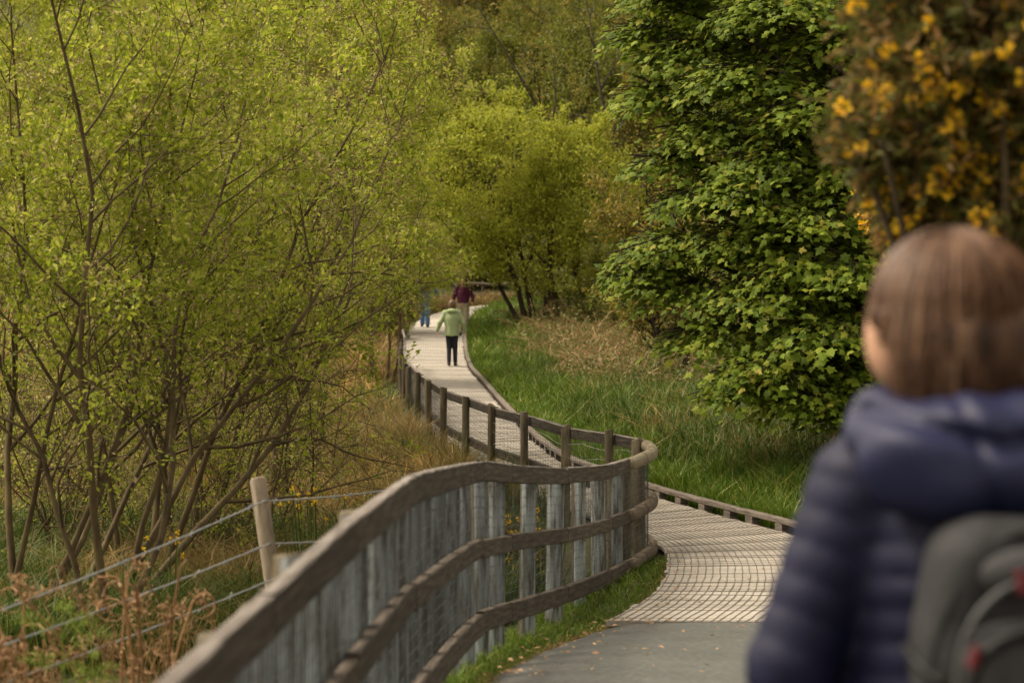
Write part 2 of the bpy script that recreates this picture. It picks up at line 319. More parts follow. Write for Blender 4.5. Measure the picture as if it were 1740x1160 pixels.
# stations: interpolate left and right edges at equal centre-line steps
fine = catmull(DECK, .05); fc = np.stack([(fine[:, 0] + fine[:, 2]) / 2, (fine[:, 1] + fine[:, 3]) / 2], 1)
S = np.concatenate([[0], np.cumsum(np.linalg.norm(np.diff(fc, axis=0), axis=1))])
PITCH = .155
ns = int(S[-1] / PITCH); st = np.arange(ns + 1) * PITCH
E = np.stack([np.interp(st, S, fine[:, k]) for k in range(4)], 1)
rng = np.random.default_rng(11)
far = Bag()
for i in range(ns):
    l0, r0, l1, r1 = E[i, 0:2], E[i, 2:4], E[i + 1, 0:2], E[i + 1, 2:4]
    gp = .045 * 1.0
    a0 = l0 + (l1 - l0) * gp; a1 = l1 - (l1 - l0) * gp; b0 = r0 + (r1 - r0) * gp; b1 = r1 - (r1 - r0) * gp
    ex = rng.normal(0, .012, 2); dirn = (r0 - l0) / np.linalg.norm(r0 - l0)
    a0 = a0 + dirn * ex[0]; a1 = a1 + dirn * ex[0]; b0 = b0 + dirn * ex[1]; b1 = b1 + dirn * ex[1]
    dz = rng.normal(0, .0018, 4); corners = np.array([a0, b0, b1, a1]); zt = zp(corners[:, 1]) + dz
    V = np.vstack([np.c_[corners, zt - .035], np.c_[corners, zt]])
    Qb = [[0, 3, 2, 1], [4, 5, 6, 7], [0, 1, 5, 4], [1, 2, 6, 5], [2, 3, 7, 6], [3, 0, 4, 7]]
    if i < 300:
        c0 = V.mean(0); ang = math.atan2(dirn[1], dirn[0]); ca, sa = math.cos(-ang), math.sin(-ang)
        W = V - c0; W = np.c_[W[:, 0] * ca - W[:, 1] * sa, W[:, 0] * sa + W[:, 1] * ca, W[:, 2]]
        p = link('plank', mesh_np('plank', W, quads=Qb, mats=[M['plank']]), board); p.location = c0 - np.array(board.location); p.rotation_euler = (0, 0, ang)
    else: far.add(rel(V, board), Q=Qb)
tag(link('distant_planks', far.mesh('distant_planks', [M['plank']]), board), kind='stuff')
# anti-slip wire laid along the planks
nw = 25; wb = Bag(); nsw = int(46 / PITCH)
ew = np.stack([np.interp(st[:nsw], S, fine[:, k]) for k in range(4)], 1)
drift = np.cumsum(rng.normal(0, .0012, (nsw, 1)), 0)
for u in np.linspace(.02, .98, nw):
    uu = u + rng.normal(0, .0022, (nsw, 1))
    xy = ew[:, 0:2] + (ew[:, 2:4] - ew[:, 0:2]) * uu
    zc = zp(xy[:, 1]) + .0045
    V, Qs, T, uv = sweep_box(np.c_[xy, zc], .0062, .004, .001)
    wb.add(rel(V, board), T, Qs)
for i in range(0, 150, 3):      # cross wires on some of the planks
    l, r = ew[i, 0:2], ew[i, 2:4]
    V, Qs, T, uv = sweep_box(np.array([[*(l + (r - l) * t), zp((l + (r - l) * t)[1]) + .0075] for t in (0.01, .5, .99)]), .006, .004, .001)
    wb.add(rel(V, board), T, Qs)
tag(link('anti_slip_wire', wb.mesh('anti_slip_wire', [M['deck_wire']]), board), kind='stuff')
# kerb rails on blocks along the right edge, low edging along the left of the far stretch
kp = np.stack([np.interp(S, S, fine[:, 2]), np.interp(S, S, fine[:, 3])], 1)
tan = nrm(np.gradient(kp, axis=0)); rn = np.stack([tan[:, 1], -tan[:, 0]], 1); kp = kp + rn * .06
ks = np.concatenate([[0], np.cumsum(np.linalg.norm(np.diff(kp, axis=0), axis=1))])
def kpt(s): 
    x, y = np.interp(s, ks, kp[:, 0]), np.interp(s, ks, kp[:, 1]); return np.stack([x, y, zp(y)], -1)
s0 = 1.4
while s0 < ks[-1] - 3:
    L_ = 2.35
    ss = np.linspace(s0, s0 + L_, 9); pts = kpt(ss); pts[:, 2] += .09
    V, Qs, T, uv = sweep_box(pts, .095, .05, .008, .0012, rng)
    b = Bag(); b.add(rel(V, board), T, Qs, uv=uv); link('kerb_rail', b.mesh('kerb_rail', [M['kerb']], uv=True), board)
    if s0 < 45:
        for q in np.arange(s0 + .2, s0 + L_, .62):
            c = kpt(np.array([q]))[0]; t2 = kpt(np.array([q + .1]))[0] - c
            V, Qb = box_np((-.075, -.045, -.10), (.075, .045, .0645)); ang = math.atan2(t2[1], t2[0])
            k = link('kerb_block', mesh_np('kerb_block', V, quads=Qb, mats=[M['kerb']], uv=np.c_[V[:, 0], V[:, 2]]), board, c - np.array(board.location)); k.rotation_euler = (0, 0, ang)
    s0 += L_ + .008

# ------------------------------------------------------------------ post and rail fence
FC = catmull([(-.80, 1.2, 1.66), (-.78, 2.4, 1.66), (-.74, 3.6, 1.66), (-.66, 4.8, 1.67), (-.51, 6.45, 1.715), (-.40, 8.2, 1.675), (-.30, 10.2, 1.525), (-.15, 11.6, 1.40), (.12, 13.2, 1.215), (.61, 15.5, .985), (.93, 16.7, .93),
              (1.17, 17.55, .925), (1.255, 17.95, .93), (1.24, 18.35, .95), (1.03, 18.95, .975), (.60, 20.2, .925), (.21, 21.5, .965), (-.18, 22.9, .945), (-.51, 24.5, .945), (-.85, 26.3, .935), (-1.12, 28.3, .95), (-1.37, 30.3, .945), (-1.63, 32.4, .96), (-1.92, 36, .96), (-2.17, 40, .97), (-2.42, 45, .98), (-2.75, 50, 1.1)], .08)
ftan = nrm(np.gradient(FC[:, :2], axis=0)); fleft = np.stack([-ftan[:, 1], ftan[:, 0]], 1)
FS = np.concatenate([[0], np.cumsum(np.linalg.norm(np.diff(FC[:, :2], axis=0), axis=1))])
def fpt(s, off=0.0, dz=0.0):
    s = np.atleast_1d(s); c = np.stack([np.interp(s, FS, FC[:, k]) for k in range(3)], 1); n = nrm(np.stack([np.interp(s, FS, fleft[:, k]) for k in range(2)], 1))
    c[:, :2] += n * off; c[:, 2] += dz; return c
def s_of(x, y): return FS[np.argmin((FC[:, 0] - x) ** 2 + (FC[:, 1] - y) ** 2)]
fence = empty('post_and_rail_fence', tuple(fpt(s_of(.6, 15.5))[0] - np.array([0, 0, .95])))
tag(fence, 'weathered timber post and rail fence with wire netting curving along the boardwalk', 'fence')
rng = np.random.default_rng(21)
def post_mesh(r, h, sq=0.0):
    b = Bag(); n = 10; th = np.arange(n) * 6.2832 / n
    rr = r * (1 + rng.normal(0, .04, n))
    zs = [0, h * .5, h - .008, h]; sc = [1.05, 1, .99, .90]
    tilt = rng.normal(0, .012, 2)
    V = np.array([[rr[k] * s * math.cos(th[k]), rr[k] * s * math.sin(th[k]), z + (tilt[0] * math.cos(th[k]) + tilt[1] * math.sin(th[k])) * (z > h * .8)] for z, s in zip(zs, sc) for k in range(n)])
    i = np.arange(4 * n).reshape(4, n); a = i[:-1]; b_ = np.roll(a, -1, 1); d = i[1:]; e = np.roll(d, -1, 1)
    Qs = np.stack([a, b_, e, d], -1).reshape(-1, 4); T = [[i[-1][0], i[-1][k], i[-1][k + 1]] for k in range(1, n - 1)]
    b.add(V, T, Qs); return b
_fp = fpt(FS, .08); _px = _fp[:, 0] / _fp[:, 1] * FPX + 870; _m = FS < s_of(1.05, 17.05)
def s_px(px): return FS[_m][np.argmin(np.abs(_px[_m] - px))]
s_front = [s_of(-.79, 1.9), s_of(-.77, 2.9), s_of(-.73, 3.9)] + [s_px(q) for q in (357, 400, 440, 472, 500, 530, 557, 580, 602, 624, 645, 665, 688, 712, 738, 764, 790, 816, 841, 894, 941, 983, 1019, 1046)]
s_bend = [s_of(1.06, 17.1), s_of(1.24, 17.8)]
s_back = [s_of(1.22, 18.4), s_of(1.0, 19.0), s_of(.585, 20.2), s_of(.193, 21.5), s_of(-.2, 22.9), s_of(-.53, 24.5), s_of(-.87, 26.3), s_of(-1.13, 28.3), s_of(-1.39, 30.3), s_of(-1.65, 32.4), s_of(-1.8, 34.2), s_of(-1.92, 36), s_of(-2.05, 38), s_of(-2.17, 40), s_of(-2.3, 42.5), s_of(-2.42, 45), s_of(-2.6, 47.5), s_of(-2.72, 49.6)]
for grp, mat, rad in ((s_front, 'post_grey', .058), (s_bend, 'post_brown', .055), (s_back, 'post_brown', .047)):
    for kk, s in enumerate(grp):
        c = fpt(s, .024 + rad + rng.normal(0, .004))[0]; top = c[2] + (.03 if grp is s_back else (-.045 if kk % 4 == 3 else -.12) if kk < 20 else -.05) + rng.normal(0, .010); h = 1.25
        b = post_mesh(rad * (1 + rng.normal(0, .05)), h); rz_ = rng.uniform(0, 6)
        tg_ = np.array([np.interp(s, FS, fleft[:, k]) for k in range(2)])
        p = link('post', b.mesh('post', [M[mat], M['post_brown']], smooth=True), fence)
        for pl in p.data.polygons:      # the path side has silvered, the outer side and the top get a brown for painted-in shade as well as algae
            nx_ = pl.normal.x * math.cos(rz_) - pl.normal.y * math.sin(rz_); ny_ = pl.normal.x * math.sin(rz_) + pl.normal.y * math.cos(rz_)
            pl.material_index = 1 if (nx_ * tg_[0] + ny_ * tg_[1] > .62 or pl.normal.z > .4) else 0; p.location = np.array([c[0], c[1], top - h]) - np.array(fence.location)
        p.rotation_euler = (rng.normal(0, .012), rng.normal(0, .012), rz_)
        p.data.polygons.foreach_set('use_smooth', [len(pl.vertices) == 4 for pl in p.data.polygons])
def rails(sts, dz, h, w=.05):
    for a, b_ in zip(sts[:-1], sts[1:]):
        n = max(3, int((b_ - a) / .12)); ss = np.linspace(a + .006, b_ - .006, n); pts = fpt(ss, 0, dz - h / 2); lin = np.linspace(0, 1, n)[:, None]
        pts = pts * .35 + .65 * (pts[0] + (pts[-1] - pts[0]) * lin); pts[:, 2] += rng.normal(0, .004) + rng.normal(0, .005) * (lin[:, 0] - .5)
        V, Qs, T, uv = sweep_box(pts, w, h, .006, .0009, rng); b = Bag(); b.add(rel(V, fence), T, Qs, uv=uv)
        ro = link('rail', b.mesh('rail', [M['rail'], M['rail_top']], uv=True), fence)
        for pl in ro.data.polygons: pl.material_index = 1 if pl.normal.z > .6 and dz == 0 else 0  # upper faces of the top rail take the wood with painted-in light
fr = s_front[:3] + s_front[4:19:5] + s_front[19::2] + [s_of(1.0, 16.85)]
fr = sorted(set(fr))
rails(fr, 0, .118); rails(fr, -.445, .105); rails(fr, -.87, .125)
bk = [s_back[0]] + s_back[2::2] + [s_back[-1]]
rails(bk, 0, .105); rails([s_back[1]] + s_back[2::2] + [s_back[-1]], -.47, .10)
# round rail pieces in the bend
a0, a1 = s_of(1.0, 16.87), s_back[0] - .02
cuts = np.linspace(a0, a1, 4)
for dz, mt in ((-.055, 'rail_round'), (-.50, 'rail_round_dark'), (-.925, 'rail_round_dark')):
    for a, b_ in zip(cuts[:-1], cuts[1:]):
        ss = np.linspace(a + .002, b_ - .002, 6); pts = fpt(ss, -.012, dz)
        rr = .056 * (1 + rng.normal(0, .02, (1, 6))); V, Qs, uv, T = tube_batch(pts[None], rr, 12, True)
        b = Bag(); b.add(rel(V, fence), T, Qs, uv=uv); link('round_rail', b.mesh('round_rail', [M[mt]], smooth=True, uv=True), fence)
# wire netting stapled between posts and rails
nb = Bag()
def netting(sa, sb, step, vstep, r, off, top, bot, mat):
    ss = np.arange(sa, sb, step); sag = rng.normal(0, .004, len(ss))
    for z in np.arange(bot, top, vstep):
        pts = fpt(ss, off, z); pts[:, 2] += rng.normal(0, .0035, len(ss)) + sag; pts[:, :2] += rng.normal(0, .002, (len(ss), 2))
        V, Qs, uv, T = tube_batch(pts[None], np.full((1, len(ss)), r), 3); nb.add(rel(V, fence), None, Qs, mat)
    PP = np.stack([fpt(ss + rng.normal(0, .003, len(ss)), off, z) for z in np.linspace(bot, top, 5)], 1)
    V, Qs, uv, T = tube_batch(PP, np.full(PP.shape[:2], r), 3); nb.add(rel(V, fence), None, Qs, mat)
netting(s_front[0], s_of(1.25, 17.9), .055, .06, .0018, .016, -.02, -.93, 0)
netting(s_of(1.25, 17.9), s_back[-1], .06, .07, .0019, .03, -.02, -.9, 1)
for z in (-.16, -.29, -.40):    # looser strands on the bend
    ss = np.linspace(s_back[0] - .4, s_back[4], 40); pts = fpt(ss, .05, z); pts[:, 2] += .02 * np.sin(ss * 5 + z * 30) + rng.normal(0, .003, 40)
    V, Qs, uv, T = tube_batch(pts[None], np.full((1, 40), .0024), 4); nb.add(rel(V, fence), None, Qs, 2)
tag(link('wire_netting', nb.mesh('wire_netting', [M['net_wire'], M['net_dark'], M['barb']]), fence), kind='stuff')

# barbed wire fence in the rough grass, left
bf = empty('barbed_wire_fence', tuple(P(455, 1010, 11.0) - np.array([0, 0, .6])))
tag(bf, 'barbed wire fence on a pale leaning post behind the timber fence', 'fence')
rng = np.random.default_rng(5)
for (px, py, d, tilt) in ((438, 810, 11.0, -.14), (-480, 925, 6.8, .04)):
    c = P(px, py, d); b = post_mesh(.047, 1.35); p = link('post', b.mesh('post', [M['post_pale']], smooth=True), bf)
    p.location = c - np.array([tilt * -1.35 * 0, 0, 1.35]) - np.array(bf.location) + np.array([.185 if d > 10 else 0, 0, 0]); p.rotation_euler = (0, tilt, 0)
    p.data.polygons.foreach_set('use_smooth', [len(pl.vertices) == 4 for pl in p.data.polygons])
def wire(p0, p1, p2, sag, r=.0042):
    b = Bag(); segs = []
    for a, c in ((p0, p1), (p1, p2)):
        t = np.linspace(0, 1, 26)[:, None]; q = a + (c - a) * t; q[:, 2:3] -= sag * 4 * t * (1 - t); segs.append(q)
    q = np.concatenate([segs[0], segs[1][1:]]); n = len(q)
    k = np.arange(n)
    for ph in (0, math.pi):
        q2 = q + np.stack([0 * k, np.cos(k * 1.9 + ph), np.sin(k * 1.9 + ph)], 1) * r * .8
        V, Qs, uv, T = tube_batch(q2[None], np.full((1, n), r), 4); b.add(rel(V, bf), None, Qs)
    st_ = np.arange(2, n - 1, 2); B = np.stack([q[st_] + rng.normal(0, .006, (len(st_), 3)) + rng.choice([-1, 1], (len(st_), 1)) * np.array([[.004, 0, .016]]), q[st_], q[st_] - np.array([[.006, .004, .016]])], 1)
    V, Qs, uv, T = tube_batch(B, np.full(B.shape[:2], .0032), 3); b.add(rel(V, bf), None, Qs)
    link('barbed_wire', b.mesh('barbed_wire', [M['barb']]), bf)
for (ya, yb, yc, sg) in ((1062, 852, 812, .035), (1112, 925, 893, .03), (1180, 985, 945, .03)):
    wire(P(-480 + 20, ya + 140, 6.8), P(446 + (yb - 850) * .12, yb, 10.9), P(760, yc, 17.5), sg)

# ------------------------------------------------------------------ trees and shrubs
def interp_pts(Pp, t):
    """Pp (N,K,3), t (N,C) -> pos, tangent (N,C,3)"""
    N, K, _ = Pp.shape; f = np.clip(t, 0, .999) * (K - 1); i = f.astype(int); u = (f - i)[..., None]; n = np.arange(N)[:, None]
    a, b = Pp[n, i], Pp[n, i + 1]; return a + (b - a) * u, nrm(b - a)
def extend(rng, start, d, L, K, jit, trop):
    N = len(start); out = np.empty((N, K, 3)); out[:, 0] = start; d = nrm(d)
    for k in range(1, K):
        out[:, k] = out[:, k - 1] + d * (L / (K - 1))[:, None]
        d = nrm(d + rng.normal(0, jit, (N, 3)) + np.array([0, 0, trop]))
    return out
def spawn(rng, Pp, C, t0, t1, ang, K, Lf, jit, trop):
    N = len(Pp); t = t0 + (t1 - t0) * (np.arange(C)[None] + rng.uniform(0, 1, (N, C))) / C
    pos, tg = interp_pts(Pp, t)
    r = nrm(np.cross(tg, rng.normal(0, 1, tg.shape))); a = rng.normal(ang, .15, (N, C, 1))
    d = tg * np.cos(a) + r * np.sin(a)
    plen = np.linalg.norm(np.diff(Pp, axis=1), axis=2).sum(1)
    L = (plen[:, None] * Lf * (1.15 - .6 * t) * rng.uniform(.7, 1.2, (N, C))).ravel()
    return extend(rng, pos.reshape(-1, 3), d.reshape(-1, 3), L, K, jit, trop), t.ravel()
def make_tree(seed, H, stems, r0=.05, K=(9, 7, 4), Lf=(.42, .42, .45), ang=(.75, .75, .7), trop=(.03, .06, .03), jit=.07, t0=.25, tufts=5, leaves=5, lsize=.05, mat=None, mat2=None, frac2=.0, bark='bark', tuft_r=.05, sides=6, name='tree', fill=None, droop=0.0, lv=LEAF_V, lf=LEAF_F, at=None, twig_r=.0032, thin=None):
    """stems: list of (dx, dy, lenfactor, ox, oy). Returns trunk mesh, crown mesh"""
    rng = np.random.default_rng(seed); W = Bag()
    sdir = np.array([[s[0], s[1], 1.0] for s in stems]); sl = np.array([s[2] * H for s in stems]); so = np.array([[s[3], s[4], -.15] for s in stems])
    P0 = extend(rng, so, sdir, sl, 11, jit, trop[0])
    tt = np.linspace(0, 1, 11)[None]; R0 = r0 * np.sqrt(sl / H)[:, None] * (1 - .88 * tt ** .9) * (1 + .35 * np.exp(-tt * 14))
    def clear(Q):      # kept pruned back from the walking line
        if at is None: return np.ones(len(Q), bool)
        e = Q.reshape(-1, 3) + np.array(at); bad = (e[:, 0] > xl(e[:, 1]) - np.interp(e[:, 1], [16, 22, 26, 35], [2.2, 1.95, 1.45, .9]) + np.where(e[:, 2] > zp(e[:, 1]) + 2.35, .45, 0))
        return ~bad.reshape(len(Q), -1).any(1)
    ok = clear(P0[:, 7:]); ok[0] = True; P0, R0 = P0[ok], R0[ok]
    V, Qs, uv, T = tube_batch(P0, R0, sides); W.add(V, None, Qs)
    P1, t1 = spawn(rng, P0, K[0], t0, 1, ang[0], 7, Lf[0], jit * 1.3, trop[1])
    rr1 = np.repeat(R0[:, 0], K[0]) * (1 - .85 * t1) * .45; rr1 = np.maximum(rr1, .006)
    ok = clear(P1); P1, rr1 = P1[ok], rr1[ok]
    V, Qs, uv, T = tube_batch(P1, rr1[:, None] * (1 - .8 * np.linspace(0, 1, 7))[None], max(4, sides - 2)); W.add(V, None, Qs)
    P2, t2 = spawn(rng, P1, K[1], .15, 1, ang[1], 5, Lf[1], jit * 1.5, trop[2])
    rr2 = np.maximum(np.repeat(rr1, K[1]) * .45 * (1 - .6 * t2), .0035)
    ok = clear(P2); P2, rr2 = P2[ok], rr2[ok]
    V, Qs, uv, T = tube_batch(P2, rr2[:, None] * (1 - .7 * np.linspace(0, 1, 5))[None], 3); W.add(V, None, Qs)
    P3, t3 = spawn(rng, P2, K[2], .15, 1, ang[2], 3, Lf[2], jit * 1.5, trop[2] - droop)
    P3 = P3[clear(P3)]
    V, Qs, uv, T = tube_batch(P3, np.full(P3.shape[:2], twig_r) * np.array([1, .8, .5])[None], 3); W.add(V, None, Qs)
    tw = W.mesh(name + '_trunk', [M[bark]], smooth=True)
    # leaves in tufts along the last twigs
    t = rng.uniform(.5, 1, (len(P3), tufts)); pos, tg = interp_pts(P3, t); pos = pos.reshape(-1, 3); tg = tg.reshape(-1, 3)
    if fill is not None: pos2 = fill(rng); pos = np.vstack([pos, pos2]); tg = np.vstack([tg, nrm(rng.normal(0, 1, pos2.shape) + np.array([0, 0, .6]))])
    if thin:
        kp_ = rng.uniform(0, 1, len(pos)) < np.clip((pos[:, 2] - thin[0]) / thin[1], .07, 1); pos, tg = pos[kp_], tg[kp_]
    n = len(pos); pos = np.repeat(pos, leaves, 0) + rng.normal(0, tuft_r, (n * leaves, 3)); tg = np.repeat(tg, leaves, 0)
    d = nrm(tg * .6 + rng.normal(0, .7, tg.shape) + np.array([0, 0, .15 - droop * 2])); nn = nrm(rng.normal(0, .5, d.shape) + np.array([0, 0, 1.0]))
    sz = lsize * rng.uniform(.6, 1.25, len(d)); Bg = Bag()
    s2 = rng.uniform(0, 1, n).repeat(leaves) < frac2
    for msk, mi in ((~s2, 0), (s2, 1)):
        if msk.any():
            V, F = leaf_batch(pos[msk], d[msk], nn[msk], sz[msk] * (1 if mi == 0 else .7), lv, lf); Bg.add(V, F, None, mi)
    return tw, Bg.mesh(name + '_crown', [M[mat], M[mat2 or mat]])
def plant_tree(name, meshes, loc, rz=0, sc=1.0, label='', cat='tree', group=None):
    r = empty(name, (loc[0], loc[1], float(gz(loc[0], loc[1])) if len(loc) < 3 else loc[2]), rz); r.scale = (sc, sc, sc)
    tag(r, label, cat, group); link('trunk', meshes[0], r); link('crown', meshes[1], r); return r
def fan(rng, n, lean=(0, 0), spread=.3, ring=.2):
    return [(lean[0] + rng.normal(0, spread), lean[1] + rng.normal(0, spread), rng.uniform(.75, 1.1), rng.normal(0, ring), rng.normal(0, ring)) for _ in range(n)]

rr_ = np.random.default_rng(77)
# nearest willows on the left, each grown for itself
front = [  # px of base, distance, height, stems, label
    (15, 15.6, 5.8, [(.02, .1, 1, 0, 0), (.42, .2, .95, .05, .05), (.16, -.1, .8, -.1, .1), (.30, .35, 1, .1, 0)], 'multi-stemmed willow at the left edge with dark slanting stems above the wire fence'),
    (172, 15.0, 6.2, [(.0, .05, 1.0, 0, 0), (-.28, .2, .7, -.05, 0), (.22, .3, .9, .06, .1)], 'willow with one straight upright trunk behind the barbed wire'),
    (150, 16.4, 6.0, [(.52, .15, 1.0, 0, 0), (.38, .1, .9, .1, .1), (.60, .4, 1.0, .15, .0), (.1, .3, .8, -.15, 0)], 'willow whose crooked stems fork low and lean right beside the straight trunk'),
    (250, 17.6, 6.2, [(.30, .1, 1.0, 0, 0), (.16, .2, 1, -.1, .1), (.45, .0, .9, .12, 0), (-.2, .2, .8, -.2, .1)], 'willow with forked mossy stems behind the pale leaning post'),
    (345, 19.5, 6.2, [(.16, .1, 1, 0, 0), (.08, .3, .95, -.2, .2), (.24, .1, .9, .1, 0), (-.08, .1, .95, -.3, 0)], 'slender willow leaning right above the yellow marsh flowers'),
    (450, 22.5, 6.6, [(.10, .1, .95, 0, 0), (.04, -.1, .9, .1, .2), (.17, .2, .8, .1, 0), (-.1, .2, 1, -.3, 0)], 'willow spreading low leafy boughs towards the boardwalk fence'),
    (530, 27.0, 6.6, [(.03, .0, .95, 0, 0), (.12, .1, .75, .0, 0), (-.15, .2, 1, -.3, .2), (-.02, -.2, .7, .1, -.1)], 'willow with tan catkins standing near the fence where the boardwalk narrows'),
]
for i, (px, d, H, stems, lab) in enumerate(front):
    x = (px - 870) / FPX * d
    ms = make_tree(100 + i, H, stems, r0=.039, K=(13, 7, 4), Lf=(.34, .44, .46), tufts=2, leaves=8, lsize=.062, jit=.115, mat='willow', mat2='catkin', frac2=.22 + .03 * i, bark='bark_moss', tuft_r=.05, t0=.26, name='willow_tree', trop=(.035, .05, .03), at=(x, d, float(gz(x, d))), thin=(1.0, 2.3))
    plant_tree('willow_tree', ms, (x, d), 0, 1, lab, 'tree', 'willow trees in the marsh left of the boardwalk')
ms = make_tree(190, 5.6, [(.10, .0, 1.0, 0, 0), (.24, .05, .85, .1, 0), (-.06, .1, .9, -.2, .1), (.17, -.12, .8, .1, -.1), (-.25, .1, .8, -.2, 0)], r0=.04, K=(14, 7, 4), Lf=(.34, .44, .46), tufts=3, leaves=7, lsize=.075, jit=.1, mat='willow', mat2='catkin', frac2=.4, bark='bark_moss', tuft_r=.06, t0=.3, name='willow_tree', trop=(.0, -.01, .0), thin=(1.75, .35))
plant_tree('willow_tree', ms, ((655 - 870) / FPX * 44, 44), 0, 1, 'willow with tan catkins hanging over the boardwalk in front of the two far walkers', 'tree', 'willow trees in the marsh left of the boardwalk')
# willows further back share a few meshes
wt = [make_tree(200 + k, 6.5, fan(rr_, 6, (.12, 0), .3, .35), jit=.10, r0=.048, K=(10, 7, 4), tufts=4, leaves=4, lsize=.085, mat='willow' if k != 1 else 'willow_dull', mat2='catkin', frac2=.28, bark='bark_moss', thin=(2.0, 2.2), tuft_r=.08, t0=.2, sides=5, name='marsh_willow') for k in range(3)]
spots = [(-70, 25), (60, 34), (270, 40), (430, 46), (150, 52), (560, 60), (-40, 58), (330, 62), (60, 68), (220, 70), (450, 70), (120, 76), (350, 76), (520, 75), (10, 80), (260, 80), (500, 80), (400, 84), (170, 86), (90, 88), (320, 88), (540, 84)]
for i, (px, d) in enumerate(spots):
    x = (px - 870) / FPX * d
    plant_tree('marsh_willow', wt[i % 3], (x, d), rr_.uniform(-.5, .5) + (math.pi if i % 2 else 0) * 0, rr_.uniform(.8, 1.1) * (1.15 if d > 55 else 1), 'yellow-green willow in the thicket behind the front row of willows', 'tree', 'willows of the thicket left of the boardwalk')

# twiggy young willows filling the gaps between the stems
yw = [make_tree(230 + k, 2.7, fan(rr_, 8, (.18, .05), .42, .35), r0=.018, K=(8, 5, 3), Lf=(.45, .45, .45), jit=.12, tufts=1, leaves=5, lsize=.055, mat='willow', mat2='catkin', frac2=.5, bark='bark_moss', tuft_r=.045, t0=.12, sides=5, name='young_willow', twig_r=.0036) for k in range(3)]
for i, (px, d) in enumerate([(75, 19), (225, 21.5), (330, 18.6), (415, 20), (130, 25), (480, 25), (300, 28), (30, 30), (400, 32), (190, 34), (330, 39), (90, 40)]):
    plant_tree('young_willow', yw[i % 3], ((px - 870) / FPX * d, d), rr_.uniform(-.7, .7), rr_.uniform(.8, 1.25), 'twiggy young willow with few leaves low between the taller willow stems', 'shrub', 'young willows low between the taller stems')

# round sallow beyond the bend
def shell(cx, cy, cz, rx, ry, rz, n, lo=.72):
    def f(rng):
        v = nrm(rng.normal(0, 1, (n, 3))); r = rng.uniform(lo ** 3, 1, (n, 1)) ** (1 / 3)
        lump = 1 + .10 * np.sin(v[:, :1] * 7 + 1) * np.cos(v[:, 2:3] * 9) + .07 * np.sin(v[:, 1:2] * 13 + v[:, 2:3] * 11)
        return np.array([cx, cy, cz]) + v * r * lump * np.array([rx, ry, rz])
    return f
def multi(*fs): return lambda rng: np.vstack([f(rng) for f in fs])
ms = make_tree(301, 6.6, [(-.30, -.1, .9, -.2, 0), (-.12, .1, 1.05, -.1, .1), (.05, 0, 1, .1, 0), (.32, .1, .85, .5, .1), (.22, -.2, .9, .35, 0), (-.5, -.05, .75, -.3, 0)], r0=.11, K=(9, 7, 4), Lf=(.34, .4, .42), tufts=4, leaves=4, lsize=.105, mat='bush_leaf', mat2='catkin', frac2=.02, bark='bark_dark', tuft_r=.08, t0=.3, name='round_sallow',
               fill=multi(shell(-1.5, -.3, 4.7, 2.2, 1.9, 2.1, 4200, .86), shell(1.1, -.2, 4.1, 1.75, 1.7, 2.1, 3200, .86), shell(-2.3, -.6, 3.1, 1.5, 1.4, 1.3, 1500, .85), shell(.4, -.8, 2.6, 2.2, 1.2, 1.2, 1300, .85)))
plant_tree('round_sallow', ms, ((918 - 870) / FPX * 58, 58, .55), 0, 1, 'rounded bushy sallow with dark forked stems where the boardwalk bends away', 'tree')

# woodland behind
wd = [make_tree(400 + k, 10.5, fan(rr_, 5, (0, 0), .2, .4), r0=.13, K=(11, 7, 4), Lf=(.33, .42, .42), tufts=4, leaves=4, lsize=.15, mat=['wood_leaf', 'bush_leaf', 'wood_leaf2'][k], mat2='wood_leaf', frac2=.15, bark='bark_dark', tuft_r=.13, t0=.12, sides=5, name='woodland_tree',
                fill=shell(0, 0, 6.2, 2.9, 2.9, 4.2, 1500, .6)) for k in range(3)]
lab = ['dark green broadleaf tree in the wood behind the boardwalk', 'pale green broadleaf tree in the wood behind the boardwalk', 'yellowish green tree in the wood behind the boardwalk']
wspots = [(x, d) for d, xs in ((84, (1010, 1120, 1240, 1400, 1560, 1720)), (92, (640, 760, 880, 980)), (100, (40, 200, 330, 480, 1080, 1220, 1380, 1540, 1690)), (112, (-60, 120, 270, 400, 560, 690, 820, 940)), (124, (30, 180, 340, 500, 640, 780, 900, 1040, 1180, 1330, 1480, 1650)), (140, (100, 260, 420, 580, 720, 860, 1000, 1150))) for x in xs]
for i, (px, d) in enumerate(wspots):
    x = (px + rr_.normal(0, 18) - 870) / FPX * d; k = int(rr_.choice([0, 1, 2], p=[.68, .10, .22])) if px > 560 else int(rr_.choice([0, 1, 2], p=[.3, .45, .25]))
    plant_tree('woodland_tree', wd[k], (x, d + rr_.normal(0, 2)), rr_.uniform(0, 6.28), rr_.uniform(.85, 1.2), lab[k], 'tree', 'trees of the wood behind the boardwalk')
# thin yellowing oaks, upper middle, dark limbs leaning left
for k, (px, d, H, stems, lb) in enumerate([
        (1105, 60, 11.0, [(-.40, .0, 1.0, 0, 0), (-.22, .1, 1.0, .4, 0)], 'thin yellowing oak whose two dark limbs lean left above the sallow'),
        (1125, 38, 4.6, [(.0, -.1, 1, 0, 0), (-.2, .1, .9, .2, .1), (.2, 0, 1, .3, 0), (-.1, .1, .75, 0, 0)], 'young yellow-green oak standing between the sallow and the sycamore')]):
    ms = make_tree(500 + k, H, stems, r0=.11 if k == 0 else .07, K=(9, 6, 4), Lf=(.30, .42, .45), trop=(0.0, .02, .0), tufts=3, leaves=3, lsize=.10, mat='wood_leaf2', mat2='wood_leaf', frac2=.15, bark='bark_dark', tuft_r=.08, t0=.2, name='oak_tree')
    plant_tree('oak_tree', ms, ((px - 870) / FPX * d, d), 0, 1, lb, 'tree')
